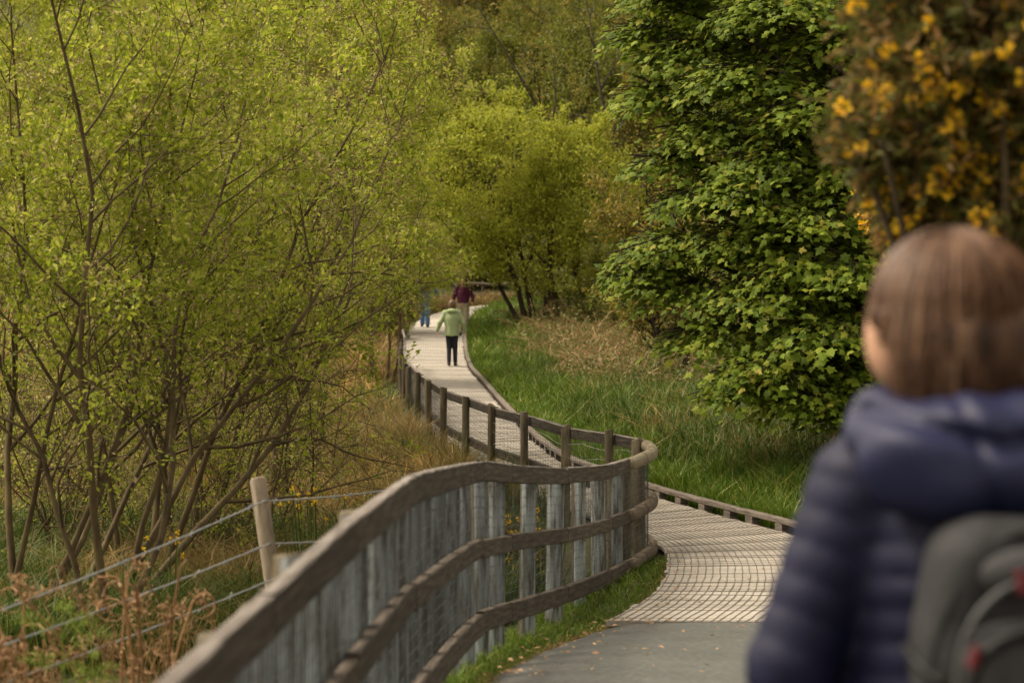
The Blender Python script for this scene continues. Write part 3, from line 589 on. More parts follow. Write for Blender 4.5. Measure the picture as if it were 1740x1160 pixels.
# low scrub under the woodland edge
sb = [make_tree(520 + k, 2.2, fan(rr_, 8, (0, 0), .5, .5), r0=.03, K=(7, 6, 4), tufts=4, leaves=4, lsize=.09, mat='wood_leaf', mat2='bramble', frac2=.2, bark='bark_dark', tuft_r=.08, t0=.05, sides=4, name='scrub_bush') for k in range(2)]
for i, (px, d) in enumerate([(1000, 63), (1060, 56), (1120, 50), (1180, 46), (1250, 50), (1090, 66), (1180, 60), (1290, 44), (1360, 52), (1450, 46), (1550, 50), (960, 70), (860, 88), (740, 90), (800, 87), (830, 91), (1650, 46), (590, 58)]):
    plant_tree('scrub_bush', sb[i % 2], ((px - 870) / FPX * d, d), rr_.uniform(0, 6), rr_.uniform(.8, 1.3), 'low dark green bush at the foot of the woodland edge', 'bush', 'low bushes along the woodland edge')

# ------------------------------------------------------------------ sycamore with large lobed leaves
half = [(.0, .0), (.10, -.03), (.26, -.10), (.31, .06), (.24, .15), (.40, .24), (.56, .40), (.40, .44), (.24, .44), (.27, .62), (.17, .72), (.0, 1.0)]
outl = half + [(-x, y) for x, y in half[-2:0:-1]]
SV = [(0, .30, .03)] + [(x, y, -.20 * (x * x + (y - .3) ** 2) + (.05 if abs(x) < .01 else 0)) for x, y in outl]
SV = np.array(SV); nO = len(outl); SF = np.array([[0, 1 + k, 1 + (k + 1) % nO] for k in range(nO)])
half2 = [(.0, .0), (.26, -.10), (.26, .13), (.54, .40), (.25, .46), (.19, .70), (.0, 1.0)]
outl2 = half2 + [(-x, y) for x, y in half2[-2:0:-1]]
SV2 = np.array([(0, .30, .03)] + [(x, y, -.20 * (x * x + (y - .3) ** 2) + (.05 if abs(x) < .01 else 0)) for x, y in outl2]); SF2 = np.array([[0, 1 + k, 1 + (k + 1) % len(outl2)] for k in range(len(outl2))])
rng = np.random.default_rng(9)
SD = 23.0
syc = empty('sycamore_tree', (3.9, SD + 1.0, float(gz(3.9, SD + 1.0)))); tag(syc, 'big sycamore with large dark lobed leaves hanging to the verge grass', 'tree')
# lobes: px, py of the centre, distance, rx, ry, rz in metres
lobes = [(1100, 70, 23.6, .40, .6, .24), (1112, 175, 23.4, .38, .6, .24), (1140, 285, 23.3, .38, .6, .22), (1100, 470, 22.9, .42, .6, .2), (1260, 330, 22.3, .5, .8, .3), (1345, 450, 22.0, .5, .8, .28), (1270, 665, 21.8, .42, .6, .18), (1215, -30, 23.2, .80, .9, .45), (1330, 40, 22.4, .75, 1.0, .40), (1170, 105, 23.4, .55, .8, .30), (1430, 90, 22.2, .60, .9, .42), (1260, 150, 22.6, .62, .9, .32), (1385, 205, 22.1, .60, .9, .38), (1200, 235, 23.0, .50, .7, .28), (1310, 290, 22.4, .60, .9, .34), (1450, 300, 22.1, .55, .9, .4), (1190, 345, 23, .45, .7, .26), (1375, 385, 22.0, .65, .9, .36), (1150, 425, 23.0, .62, .8, .26), (1265, 415, 22.5, .50, .8, .28),
         (1440, 470, 21.8, .62, .9, .36), (1175, 500, 22.8, .60, .7, .24), (1310, 505, 22.2, .62, .9, .30), (1225, 575, 22.5, .55, .8, .24), (1400, 575, 21.7, .62, .9, .30), (1310, 632, 21.7, .50, .7, .22), (1400, 680, 21.6, .58, .7, .22), (1455, 700, 21.9, .45, .6, .2), (1470, 640, 21.8, .6, .7, .3),
         (1520, 330, 23, 1.0, 1, 1.0), (1540, 560, 22.6, 1.0, 1, .7), (1650, 200, 24, 1.2, 1.2, 1.4), (1480, -60, 23.6, 1.2, 1, .8), (1700, 520, 24, 1.0, 1, 1.1), (1130, 15, 23.6, .50, .6, .30), (1350, -260, 24, 1.6, 1.4, 1.1), (1640, -250, 25, 1.6, 1.4, 1.3), (1370, 180, 24.9, 1.5, .8, 1.5), (1400, 470, 25.0, 1.4, .8, 1.2), (1290, 30, 25.2, 1.4, .8, 1.0)]
Ps, Ds, Ns, Sz = [], [], [], []
trunk_axis = np.array([3.9, SD + 1.0])
twigs = []
for (px, py, d, rx, ry, rz) in lobes:
    c = P(px, py, d); area = (rx * rz + ry * rz + rx * ry); nsp = int(130 * area)
    v = nrm(rng.normal(0, 1, (nsp, 3))); v[:, 1] = np.where(rng.uniform(0, 1, nsp) < .45, -np.abs(v[:, 1]), v[:, 1])
    v[:, 2] = np.where(v[:, 2] < -.25, -v[:, 2] * .8, v[:, 2]); rad = rng.uniform(.6, 1.06, (nsp, 1)); pos = c + v * rad * np.array([rx, ry, rz])
    out = nrm(v * np.array([1, 1, .5]) + np.r_[(c[:2] - trunk_axis) * .15, 0]); out[:, 2] -= .25; out = nrm(out)
    twigs.append(np.stack([pos - out * .45 + np.array([0, 0, .05]), pos - out * .1 + np.array([0, 0, .03]), pos + out * .25], 1))
    nl = 10
    side = nrm(np.cross(out, np.array([0, 0, 1.0]))); up = nrm(np.cross(side, out))
    a = rng.uniform(-.22, .30, (nsp, nl)); b = rng.normal(0, .13, (nsp, nl))
    pp = pos[:, None] + out[:, None] * a[..., None] + side[:, None] * b[..., None] + up[:, None] * rng.normal(0, .045, (nsp, nl, 1)) - np.array([0, 0, 1]) * (np.abs(b) * .35 + np.clip(a, 0, 1) * .35)[..., None]
    dd = out[:, None] * .75 + side[:, None] * (b * 6)[..., None] + np.array([0, 0, -.38]) + rng.normal(0, .30, pp.shape)
    nn = up[:, None] * .65 + np.array([0, 0, .25]) + out[:, None] * .62 + np.array([-.12, -.18, 0]) + rng.normal(0, .32, pp.shape)
    Ps.append(pp.reshape(-1, 3)); Ds.append(dd.reshape(-1, 3)); Ns.append(nn.reshape(-1, 3)); Sz.append(np.repeat(rng.uniform(.068, .118, nsp), nl) * rng.uniform(.7, 1.2, nsp * nl))
Ps, Ds, Ns, Sz = map(np.concatenate, (Ps, Ds, Ns, Sz))
# the nearest large leaves in view become parts of their own
ppx = Ps[:, 0] / Ps[:, 1] * FPX + 870; ppy = HZ + (CAM_Z - Ps[:, 2]) / Ps[:, 1] * FPX
view = (ppx > 1040) & (ppx < 1480) & (ppy > 0) & (ppy < 720)
nd = nrm(Ds); nx = nrm(np.cross(nd, Ns)); nz_ = np.cross(nx, nd)
score = Sz * (.35 + np.abs(nz_[:, 1])) - (Ps[:, 1] - 21) * .05; score[~view] = -9
top = np.argsort(-score)[:290]; print('sycamore leaves', len(Ps)); rest = np.ones(len(Ps), bool); rest[top] = False
V, F = leaf_batch(rel(Ps[rest], syc), Ds[rest], Ns[rest], Sz[rest], SV2, SF2)
b = Bag(); b.add(V, F); tag(link('foliage', b.mesh('sycamore_foliage', [M['syc']]), syc), kind='stuff')
leafme = [mesh_np('sycamore_leaf', SV * np.array([1, 1, s]), tris=SF, mats=[m]) for s, m in ((1, M['syc']), (2.2, M['syc']), (.3, M['syc']))]
def syc_obj_mat():
    m = M['syc'].copy(); m.name = 'sycamore_single_leaf'; N, L = m.node_tree.nodes, m.node_tree.links
    oi = N.new('ShaderNodeObjectInfo'); r = [n for n in N if n.type == 'VALTORGB'][0]; L.new(oi.outputs['Random'], r.inputs[0]); return m
som = syc_obj_mat()
for me in leafme: me.materials[0] = som
for j, i in enumerate(top):
    o = link('leaf', leafme[j % 3], syc)
    mtx = Matrix(((nx[i, 0], nd[i, 0], nz_[i, 0], 0), (nx[i, 1], nd[i, 1], nz_[i, 1], 0), (nx[i, 2], nd[i, 2], nz_[i, 2], 0), (0, 0, 0, 1)))
    o.matrix_local = Matrix.Translation(Vector(Ps[i] - np.array(syc.location))) @ mtx @ Matrix.Scale(float(Sz[i]), 4)
tb = Bag(); tw = np.concatenate(twigs)
V, Qs, uv, T = tube_batch(rel(tw, syc), np.full(tw.shape[:2], .005), 3); tb.add(V, None, Qs)
tp = np.array([[[0, 0, -.2], [.05, .05, 1.2], [-.05, .1, 2.6], [.05, 0, 4.2], [0, .1, 6.2]]]); V, Qs, uv, T = tube_batch(tp, np.array([[.2, .16, .13, .09, .04]]), 10); tb.add(V, None, Qs)
for (px, py, d, rx, ry, rz) in lobes:
    c = rel(P(px, py, d), syc); h = np.clip(c[2] - .5 - .3 * np.hypot(c[0], c[1]), .4, 5.5); a = np.array([0, .05, h])
    q = np.stack([a + (c - a) * t + np.array([0, 0, .18 * math.sin(t * 3.1)]) for t in np.linspace(0, 1, 6)])
    V, Qs, uv, T = tube_batch(q[None], np.linspace(.05, .012, 6)[None], 6); tb.add(V, None, Qs)
link('trunk', tb.mesh('sycamore_trunk', [M['bark_dark']], smooth=True), syc)

# ------------------------------------------------------------------ gorse
def gorse(name, loc, blobs, nspray, nfl, label, seed, fsize=.028, in_view=None, spine=.05):
    rng = np.random.default_rng(seed); root = empty(name, loc); tag(root, label, 'bush')
    pts, dirs, front_ = [], [], []
    for (cx, cy, cz, rx, ry, rz, w) in blobs:
        n = int(nspray * w); v = nrm(rng.normal(0, 1, (n, 3))); r = rng.uniform(.35, 1, (n, 1)) ** .5
        lump = 1 + .16 * np.sin(v[:, :1] * 6 + cx * 9) * np.cos(v[:, 2:3] * 7) + .1 * np.sin(v[:, 1:2] * 12)
        pts.append(np.array([cx, cy, cz]) + v * r * lump * np.array([rx, ry, rz])); dirs.append(nrm(v + rng.normal(0, .35, v.shape) + np.array([0, 0, .35]))); front_.append((v[:, 1] < -.15) & (r[:, 0] > .8))
    pts = np.concatenate(pts); dirs = np.concatenate(dirs); L = rng.uniform(.09, .20, (len(pts), 1))
    TW = np.stack([pts - dirs * L, pts, pts + dirs * L * .6], 1); wb_ = Bag()
    V, Qs, uv, T = tube_batch(TW, np.full(TW.shape[:2], .0035), 3); wb_.add(V, None, Qs)
    for (cx, cy, cz, rx, ry, rz, w) in blobs:
        for _ in range(7):
            e = np.array([cx, cy, cz]) + rng.normal(0, .45, 3) * np.array([rx, ry, rz]); s = np.array([rng.normal(0, .06), rng.normal(0, .06), -.1])
            q = np.stack([s + (e - s) * t + np.array([rng.normal(0, .03), rng.normal(0, .03), 0]) for t in np.linspace(0, 1, 6)])
            V, Qs, uv, T = tube_batch(q[None], np.linspace(.028, .008, 6)[None], 5); wb_.add(V, None, Qs)
    link('stem', wb_.mesh(name + '_stem', [M['bark']]), root)
    ns_ = 16; t = rng.uniform(0, 1, (len(pts), ns_)); pp, tg = interp_pts(TW, t); pp = pp.reshape(-1, 3); tg = tg.reshape(-1, 3)
    d = nrm(tg * .7 + rng.normal(0, .65, tg.shape)); fb = Bag()
    V, F = leaf_batch(pp, d, rng.normal(0, 1, d.shape), spine * rng.uniform(.6, 1.3, len(d)), LEAF_V * np.array([.42, 1, 1]), LEAF_F); fb.add(V, F)
    link('spines', fb.mesh(name + '_spines', [M['gorse']]), root)
    # flowers: small heads of keeled petals
    sel = rng.permutation(len(pts)); tips = (pts + dirs * L * .5)
    if in_view is not None: sel = np.array([i for i in sel if in_view(tips[i] + np.array(loc))]); fr_ = np.concatenate(front_); sel = sel[fr_[sel]]
    fme = []
    for k in range(4):
        fbag = Bag(); n = 11; v = nrm(rng.normal(0, 1, (n, 3)) + np.array([0, 0, .3])); ctr = v * .35
        V, F = leaf_batch(ctr, v + rng.normal(0, .4, v.shape), rng.normal(0, 1, v.shape), rng.uniform(.8, 1.2, n), LEAF_V * np.array([1.5, 1, 1.5]), LEAF_F); fbag.add(V, F)
        fme.append(fbag.mesh(name + '_flower', [M['gorse_yellow']]))
    for j in range(min(nfl, len(sel))):
        i = sel[j]; o = link('flower', fme[j % 4], root, tips[i]); s = fsize * rng.uniform(.6, 1.3); o.scale = (s, s, s * 1.1); o.rotation_euler = rng.uniform(0, 6, 3)
    return root
def vis_gorse(w):
    px = w[0] / w[1] * FPX + 870; py = HZ + (CAM_Z - w[2]) / w[1] * FPX
    return px < 1800 and py > -60 and w[1] < 6.2 and rr_.uniform() < .8
g0 = np.array([1.75, 6.1, float(gz(1.75, 6.1))])
def gb(px, py, d, rx, ry, rz, w): c = P(px, py, d) - g0; return (c[0], c[1], c[2], rx, ry, rz, w)
gorse('gorse_bush', tuple(g0), [gb(1640, 60, 5.7, .30, .45, .30, 1), gb(1580, 190, 5.8, .22, .35, .20, .6), gb(1700, 250, 5.9, .30, .4, .33, 1), gb(1560, -60, 5.9, .18, .4, .2, .5), gb(1800, 120, 6.1, .4, .5, .6, 1.2), gb(1680, 400, 6.0, .24, .35, .25, .6), gb(1850, 480, 6.2, .4, .5, .5, 1), gb(1490, 250, 5.8, .09, .16, .08, .15), gb(1590, 330, 5.9, .15, .25, .14, .5), gb(1710, 420, 5.7, .16, .25, .2, .6), gb(1880, 900, 6.3, .4, .5, .5, .8)],
      620, 300, 'tall gorse bush with blurred yellow flowers behind the woman at the top right', 31, .0215, vis_gorse, .055)
g1 = np.array([3.2, 13.2, float(gz(3.2, 13.2))])
c1 = P(1515, 350, 12.5) - g1
gorse('gorse_bush', tuple(g1), [(c1[0], c1[1], c1[2], .20, .2, .17, .5), (c1[0] + .5, c1[1] + .4, c1[2] - .1, .45, .4, .6, 1), (.2, .1, 1.2, .5, .5, .8, 1)], 200, 110, 'smaller gorse with dense orange-yellow flowers just above the woman\'s hair', 33, .024, None, .04)
g2 = np.array([-.15, 16.4, float(gz(-.15, 16.4))])
gorse('gorse_bush', tuple(g2), [(-.1, 0, .55, .38, .4, .33, 1), (.3, .3, .5, .25, .3, .3, .6)], 150, 60, 'low gorse with yellow flowers seen through the gaps of the timber fence', 34, .022, None, .04)

# ------------------------------------------------------------------ grass and undergrowth (stuff)
def blades(name, x, y, h, w, lean, mat, label, seed, zoff=-.02, bend=.35):
    rng = np.random.default_rng(seed); n = len(x); z = gz(x, y) + zoff
    th = rng.uniform(0, 6.283, n); f = np.stack([np.cos(th), np.sin(th), np.zeros(n)], 1)
    az = rng.uniform(0, 6.283, n); dr = np.stack([np.cos(az), np.sin(az), np.zeros(n)], 1) * (lean * rng.uniform(.2, 1.6, n))[:, None]
    base = np.stack([x, y, z], 1); up = np.array([0, 0, 1.0])
    m = base + h[:, None] * (up * .55 + dr * .35); t = base + h[:, None] * (up * (1 - .35 * np.abs(lean)[:, None]) + dr * (1 + bend))
    wv = f * (w / 2)[:, None]
    V = np.stack([base - wv, base + wv, m + wv * .75, m - wv * .75, t], 1).reshape(-1, 3)
    i = np.arange(n)[:, None] * 5
    Q = i + np.array([[0, 1, 2, 3]]); T = i + np.array([[3, 2, 4]])
    o = link(name, mesh_np(name, V, T, Q, [M[mat]])); tag(o, label, 'grass' if 'grass' in name else 'undergrowth', kind='stuff'); return o
def scatter(seed, n, ymin, ymax, fx, power=1.0):
    """sample y denser near; fx(y,u)->x"""
    rng = np.random.default_rng(seed); u = rng.uniform(0, 1, n); y = ymin * (ymax / ymin) ** (u ** power); x = fx(y, rng.uniform(0, 1, n)); return x, y, rng
cl = lambda x, y, s=1.0: vnoise(x * s, y * s)
# lush verge right of the kerb
x, y, rng = scatter(41, 110000, 12, 75, lambda y, u: xr(y) + .17 + u ** 1.3 * np.minimum(1.2 + y * .09, 6.5))
keep = (cl(x, y, .9) > -.55) ; x, y = x[keep], y[keep]
h = (.17 + .15 * np.clip(cl(x, y, 1.4) + .4, 0, 1.2)) * rng.uniform(.5, 1.4, len(x)) * (1 + .010 * y); blades('verge_grass', x, y, h, .005 + .0006 * y, np.full(len(x), .35), 'grass_lush', 'lush green grass on the verge right of the kerb', 42)
# rushes: clumped long blades
x, y, rng = scatter(43, 4200, 15, 70, lambda y, u: xr(y) + .75 + u * np.minimum(2.0 + y * .12, 8))
nb_ = 22; X2 = np.repeat(x, nb_) + rng.normal(0, .07, len(x) * nb_); Y2 = np.repeat(y, nb_) + rng.normal(0, .07, len(x) * nb_)
blades('rush_grass', X2, Y2, np.repeat(rng.uniform(.28, .62, len(x)) * (.75 + .35 * np.clip((x - xr(y)) / 2.5, 0, 1)), nb_) * rng.uniform(.6, 1.15, len(X2)), .005 + .00045 * Y2, np.full(len(X2), .33), 'grass_rush', 'long dark green rushes on the right bank below the sycamore', 44)
# dead stalks and tan grass on the right bank
x, y, rng = scatter(45, 900, 22, 75, lambda y, u: xr(y) + 1.2 + u * np.minimum(1.5 + y * .12, 8))
keep = cl(x, y, .7) > .1; x, y = x[keep], y[keep]
nb_ = 12; X2 = np.repeat(x, nb_) + rng.normal(0, .15, len(x) * nb_); Y2 = np.repeat(y, nb_) + rng.normal(0, .15, len(x) * nb_)
blades('dead_grass', X2, Y2, np.repeat(rng.uniform(.35, .8, len(x)), nb_) * rng.uniform(.6, 1.15, len(X2)), .004 + .00035 * Y2, np.full(len(X2), .75), 'grass_dry', 'tan dead grass and stalks among the rushes on the right bank', 46)
rng = np.random.default_rng(48); n = 700; y = rng.uniform(38, 60, n); x = xr(y) + 1.9 + rng.uniform(0, 1, n) * 5.0; nb_ = 14
X2 = np.repeat(x, nb_) + rng.normal(0, .16, n * nb_); Y2 = np.repeat(y, nb_) + rng.normal(0, .16, n * nb_)
blades('russet_grass', X2, Y2, np.repeat(rng.uniform(.4, .9, n), nb_) * rng.uniform(.6, 1.15, len(X2)), .012 + .0003 * Y2, np.full(len(X2), .7), 'bracken', 'russet dead bracken and grass around the foot of the sallow', 49)
# brambles in front of the wood on the right
rng = np.random.default_rng(47)
n = 2300; y = rng.uniform(34, 62, n); x = xr(y) + 1.8 + rng.uniform(0, 1, n) * np.minimum(1 + (y - 26) * .22, 7); k_ = (cl(x, y, .5) > -.25); x, y = x[k_], y[k_]; n = len(x)
st0 = np.stack([x, y, gz(x, y)], 1); dr = nrm(np.c_[rng.normal(0, .7, (n, 2)), np.full(n, 1.0)]); A = extend(rng, st0, dr, rng.uniform(.7, 1.5, n), 6, .12, -.28)
bb = Bag(); V, Qs, uv, T = tube_batch(A, np.full(A.shape[:2], .006), 3); bb.add(V, None, Qs, 1)
tt = rng.uniform(.2, 1, (n, 26)); pp, tg = interp_pts(A, tt); pp = pp.reshape(-1, 3) + rng.normal(0, .05, (n * 26, 3)); V, F = leaf_batch(pp, rng.normal(0, 1, pp.shape), rng.normal(0, .5, pp.shape) + np.array([0, 0, 1]), rng.uniform(.035, .075, len(pp)), LEAF_V * np.array([1.5, 1, 1]), LEAF_F); bb.add(V, F, None, 0)
tag(link('bramble_undergrowth', bb.mesh('bramble_undergrowth', [M['bramble'], M['bracken']])), 'pale green brambles and dead stems below the wood on the right', 'undergrowth', kind='stuff')
# marsh on the left: green tussocks near, golden field far
x, y, rng = scatter(51, 3800, 14.3, 40, lambda y, u: xl(y) - .5 - np.where(y < 20, .6, 0) - u * (1.5 + y * .24)); nb_ = 26
X2 = np.repeat(x, nb_) + rng.normal(0, .09, len(x) * nb_); Y2 = np.repeat(y, nb_) + rng.normal(0, .09, len(x) * nb_)
sel = np.repeat(cl(x, y, .7) > -.3, nb_)
hh = np.repeat(rng.uniform(.3, .85, len(x)), nb_) * rng.uniform(.6, 1.15, len(X2))
blades('tussock_grass', X2[sel], Y2[sel], hh[sel], .006 + .0003 * Y2[sel], np.full(sel.sum(), .5), 'grass_rush', 'green rush tussocks in the wet ground under the willows', 52)
blades('pale_tussock_grass', X2[~sel], Y2[~sel], hh[~sel], .005 + .0003 * Y2[~sel], np.full((~sel).sum(), .6), 'grass_dry', 'dead tan grass tussocks between the willow stems', 53)
x, y, rng = scatter(54, 5600, 22, 76, lambda y, u: xl(y) - .8 - u * (1.0 + y * .26)); nb_ = 18
X2 = np.repeat(x, nb_) + rng.normal(0, .14, len(x) * nb_); Y2 = np.repeat(y, nb_) + rng.normal(0, .14, len(x) * nb_)
blades('golden_grass', X2, Y2, np.repeat(rng.uniform(.3, .7, len(x)), nb_) * rng.uniform(.6, 1.15, len(X2)), .007 + .0005 * Y2, np.full(len(X2), .5), 'grass_gold', 'golden dry grass of the open marsh behind the willows', 55)
rng = np.random.default_rng(66); n = 1500; y = rng.uniform(44, 82, n); x = xl(y) - .35 - rng.uniform(0, 1, n) * 4.5; nb_ = 16
X2 = np.repeat(x, nb_) + rng.normal(0, .12, n * nb_); Y2 = np.repeat(y, nb_) + rng.normal(0, .12, n * nb_)
blades('straw_grass', X2, Y2, np.repeat(rng.uniform(.35, .8, n), nb_) * rng.uniform(.6, 1.15, len(X2)), .010 + .0004 * Y2, np.full(len(X2), .5), 'grass_dry', 'straw coloured rough grass along the far left side of the boardwalk', 67)
# dry rush stand beside the back run of the fence
rng = np.random.default_rng(56); y = rng.uniform(20.5, 33, 420); x = np.interp(y, FC[FC[:, 1] > 18.6][:, 1], FC[FC[:, 1] > 18.6][:, 0]) - .25 - rng.uniform(0, 1, 420) ** 1.4 * 1.5; nb_ = 26
X2 = np.repeat(x, nb_) + rng.normal(0, .07, len(x) * nb_); Y2 = np.repeat(y, nb_) + rng.normal(0, .07, len(x) * nb_)
blades('dry_rush_grass', X2, Y2, np.repeat(rng.uniform(.45, .85, len(x)), nb_) * rng.uniform(.6, 1.1, len(X2)), .004 + .0003 * Y2, np.full(len(X2), .38), 'grass_dry', 'tall dry rushes crowding the outer side of the fence', 57)
# grass strip under the fence, left edge of tarmac and deck
rng = np.random.default_rng(58); n = 15000; y = rng.uniform(3, 17.6, n); fx = np.interp(y, FC[FC[:, 1] < 17.9][:, 1], FC[FC[:, 1] < 17.9][:, 0]); u = rng.uniform(0, 1, n)
x = fx - .35 + u * (xl(y) + .0 - fx + .35); keep = x < xl(y) - .0; x, y = x[keep], y[keep]
blades('path_edge_grass', x, y, rng.uniform(.03, .13, len(x)), .004 + .0003 * y, np.full(len(x), .6), 'grass_lush', 'short bright grass between the fence foot and the tarmac', 59, zoff=-.01)
n = 5000; y = rng.uniform(5, 17.4, n); x = xl(y) + rng.normal(-.02, .035, n); blades('withered_edge_grass', x, y, rng.uniform(.015, .06, n), .004 + .0003 * y, np.full(n, .8), 'grass_dry', 'withered brown grass along the left edge of tarmac and boards', 60, zoff=0)
n = 9000; y = rng.uniform(4, 14.5, n); x = xr(y) + .02 + rng.uniform(0, 1, n) ** 1.5 * 1.2; blades('shoulder_grass', x, y, rng.uniform(.05, .2, n), .005 + .0003 * y, np.full(n, .5), 'grass_lush', 'green grass on the right shoulder of the tarmac', 61)
rng = np.random.default_rng(63); n = 420; y = 10 + 16 * rng.uniform(0, 1, n) ** 1.3; u = np.where(rng.uniform(0, 1, n) < .6, np.abs(rng.normal(0, .12, n)), rng.uniform(0, 1, n)); x = xl(y) + u * (xr(y) - xl(y))
pos = np.stack([x, y, zp(y) + .012 + np.where(y < 14.2, .02, 0)], 1); b = Bag(); V, F = leaf_batch(pos, rng.normal(0, 1, pos.shape) * np.array([1, 1, .1]), rng.normal(0, .25, pos.shape) + np.array([0, 0, 1]), rng.uniform(.02, .05, n), LEAF_V, LEAF_F); b.add(V, F)
tag(link('fallen_leaves', b.mesh('fallen_leaves', [M['bracken']])), 'scattered brown leaf litter on the tarmac and boards', 'litter', kind='stuff')
# yellow marsh flowers
rng = np.random.default_rng(62)
for (px, py, d, n, sp, lb) in ((540, 856, 16.5, 16, .16, 'cluster of small yellow marsh flowers right of the pale leaning post'), (280, 920, 15.0, 7, .12, 'few small yellow marsh flowers between the willow trunks')):
    c = P(px, py, d); zg = float(gz(c[0], c[1])); root = empty('marsh_flower', (c[0], c[1], zg)); tag(root, lb, 'flowers')
    hd = np.c_[rng.normal(0, sp, n), rng.normal(0, sp, n), c[2] - zg + rng.normal(0, .07, n)]
    SP = np.stack([hd * np.array([.4, .4, 0]), hd * np.array([.8, .8, .6]), hd], 1); b = Bag(); V, Qs, uv, T = tube_batch(SP, np.full(SP.shape[:2], .004), 3); b.add(V, None, Qs); link('stalk', b.mesh('stalk', [M['grass_rush']]), root)
    pos = hd.repeat(6, 0); b = Bag(); V, F = leaf_batch(pos, rng.normal(0, 1, pos.shape) + np.array([0, 0, .5]), rng.normal(0, 1, pos.shape), rng.uniform(.02, .034, len(pos)), LEAF_V * np.array([1.8, 1, 1]), LEAF_F); b.add(V, F); tag(link('petals', b.mesh('petals', [M['petal']]), root), kind='stuff')

# ------------------------------------------------------------------ bracken and fern, bottom left
def frond(rng, pts, r, b, nl, llen, mat, curl=.0):
    n = len(pts); V, Qs, uv, T = tube_batch(np.asarray(pts)[None], np.linspace(r, r * .35, n)[None], 5); b.add(V, None, Qs, mat)
    if nl:
        t = np.repeat(np.linspace(.25, .98, nl), 2)[None]; pp, tg = interp_pts(np.asarray(pts)[None], t); pp, tg = pp[0], tg[0]
        sd = nrm(np.cross(tg, rng.normal(0, .25, tg.shape) + np.array([.2, -1, .3]))) * np.tile([1, -1], nl)[:, None]
        L = llen * (1.05 - t[0])[:, None] ** .38
        for k in range(3):
            q = pp + sd * L * (.12 + .3 * k) * .8; V, F = leaf_batch(q, sd + tg * .4 + rng.normal(0, .35, sd.shape), rng.normal(0, .6, sd.shape) + np.array([0, -.5, 1]), np.maximum(L[:, 0] * .55, .01), LEAF_V * np.array([.8, 1, 1]), LEAF_F); b.add(V, F, None, mat)
def bracken(px, d, W_, zt, seed, nst, lb):
    rng = np.random.default_rng(seed); c = P(px, 1160, d); zg = float(gz(c[0], c[1])); root = empty('bracken', (c[0], c[1], zg)); tag(root, lb, 'bracken')
    b = Bag(); Ht = zt - zg
    for k in range(nst):
        x0 = rng.normal(0, W_); y0 = rng.normal(0, .2); h = Ht * rng.uniform(.62, 1.0); ln = rng.normal(0, .25)
        s = [np.array([x0 + ln * h * t * t, y0 + rng.normal(0, .02), h * t]) for t in np.linspace(0, 1, 7)]
        # collapsed, curling top
        ph = rng.choice([-1, 1]); rad = rng.uniform(.05, .115); e = s[-1]
        cu = [e + np.array([ph * rad * (1 - math.cos(a)) * (1 - a / 12), rng.normal(0, .012), rad * math.sin(a) * (1 - a / 12)]) for a in np.linspace(.4, rng.uniform(3, 6.5), 12)]
        if k % 3 == 1:      # snapped stem, tip hanging
            e2 = rng.normal(0, .10); cu = [e + np.array([e2 * t + ph * .05 * t, rng.normal(0, .006), .03 * math.sin(t * 3) - .20 * t * t]) for t in np.linspace(.1, 1, 8)]
        elif k % 3 == 2:    # tight crozier turned out of the picture plane
            q_ = rng.uniform(.3, .9); cu = [e + np.array([ph * q_ * (p_[0] - e[0]) * ph, (1 - q_) * (p_[0] - e[0]), .7 * (p_[2] - e[2])]) for p_ in cu]
        frond(rng, s + cu, rng.uniform(.005, .0115), b, 0, 0, 0)
        for _ in range(3):
            j = rng.integers(3, 7); e = s[j]; dx = rng.normal(0, .14); q = [e + np.array([dx * t, rng.normal(0, .01), .10 * math.sin(t * 2.6) - .16 * t * t]) for t in np.linspace(0, 1, 8)]
            frond(rng, q, .004, b, 9, .05, 0)
    link('fronds', b.mesh('bracken', [M['bracken']], smooth=False), root)
bracken(30, 8.2, .14, 1.22, 71, 13, 'tangle of dead orange bracken at the lower left corner')
bracken(240, 9.0, .10, 1.14, 72, 12, 'curled dead brown bracken beside the near end of the timber rail')
def green_fern(px, py, d, seed, sc, lb):
    rng = np.random.default_rng(seed); c = P(px, py, d); zg = float(gz(c[0], c[1])); root = empty('fern', (c[0], c[1], zg)); tag(root, lb, 'fern'); h = c[2] - zg; b = Bag()
    frond(rng, [np.array([.02 * math.sin(t * 3), 0, h * t]) for t in np.linspace(0, 1, 8)], .007, b, 0, 0, 0)
    for k, (sx, t0_, up) in enumerate(((-1, .80, .05), (1, .84, .12), (1, .92, .10), (-1, .93, .09), (.3, 1, .08), (1, .74, .04))):
        e = np.array([.02 * math.sin(t0_ * 3), 0, h * t0_]); L = .19 * sc * rng.uniform(.75, 1.1)
        q = [e + np.array([sx * L * t, -.03 * t, up * sc * math.sin(t * 2.2)]) for t in np.linspace(0, 1, 8)]; frond(rng, q, .0035, b, 10, .045 * sc, 0)
    link('fronds', b.mesh('fern', [M['fern']]), root)
green_fern(98, 1060, 8.0, 73, 1.0, 'fresh green fern shoot standing in the dead bracken')
green_fern(150, 1130, 7.9, 74, .6, 'smaller green fern shoot near the bottom of the picture')

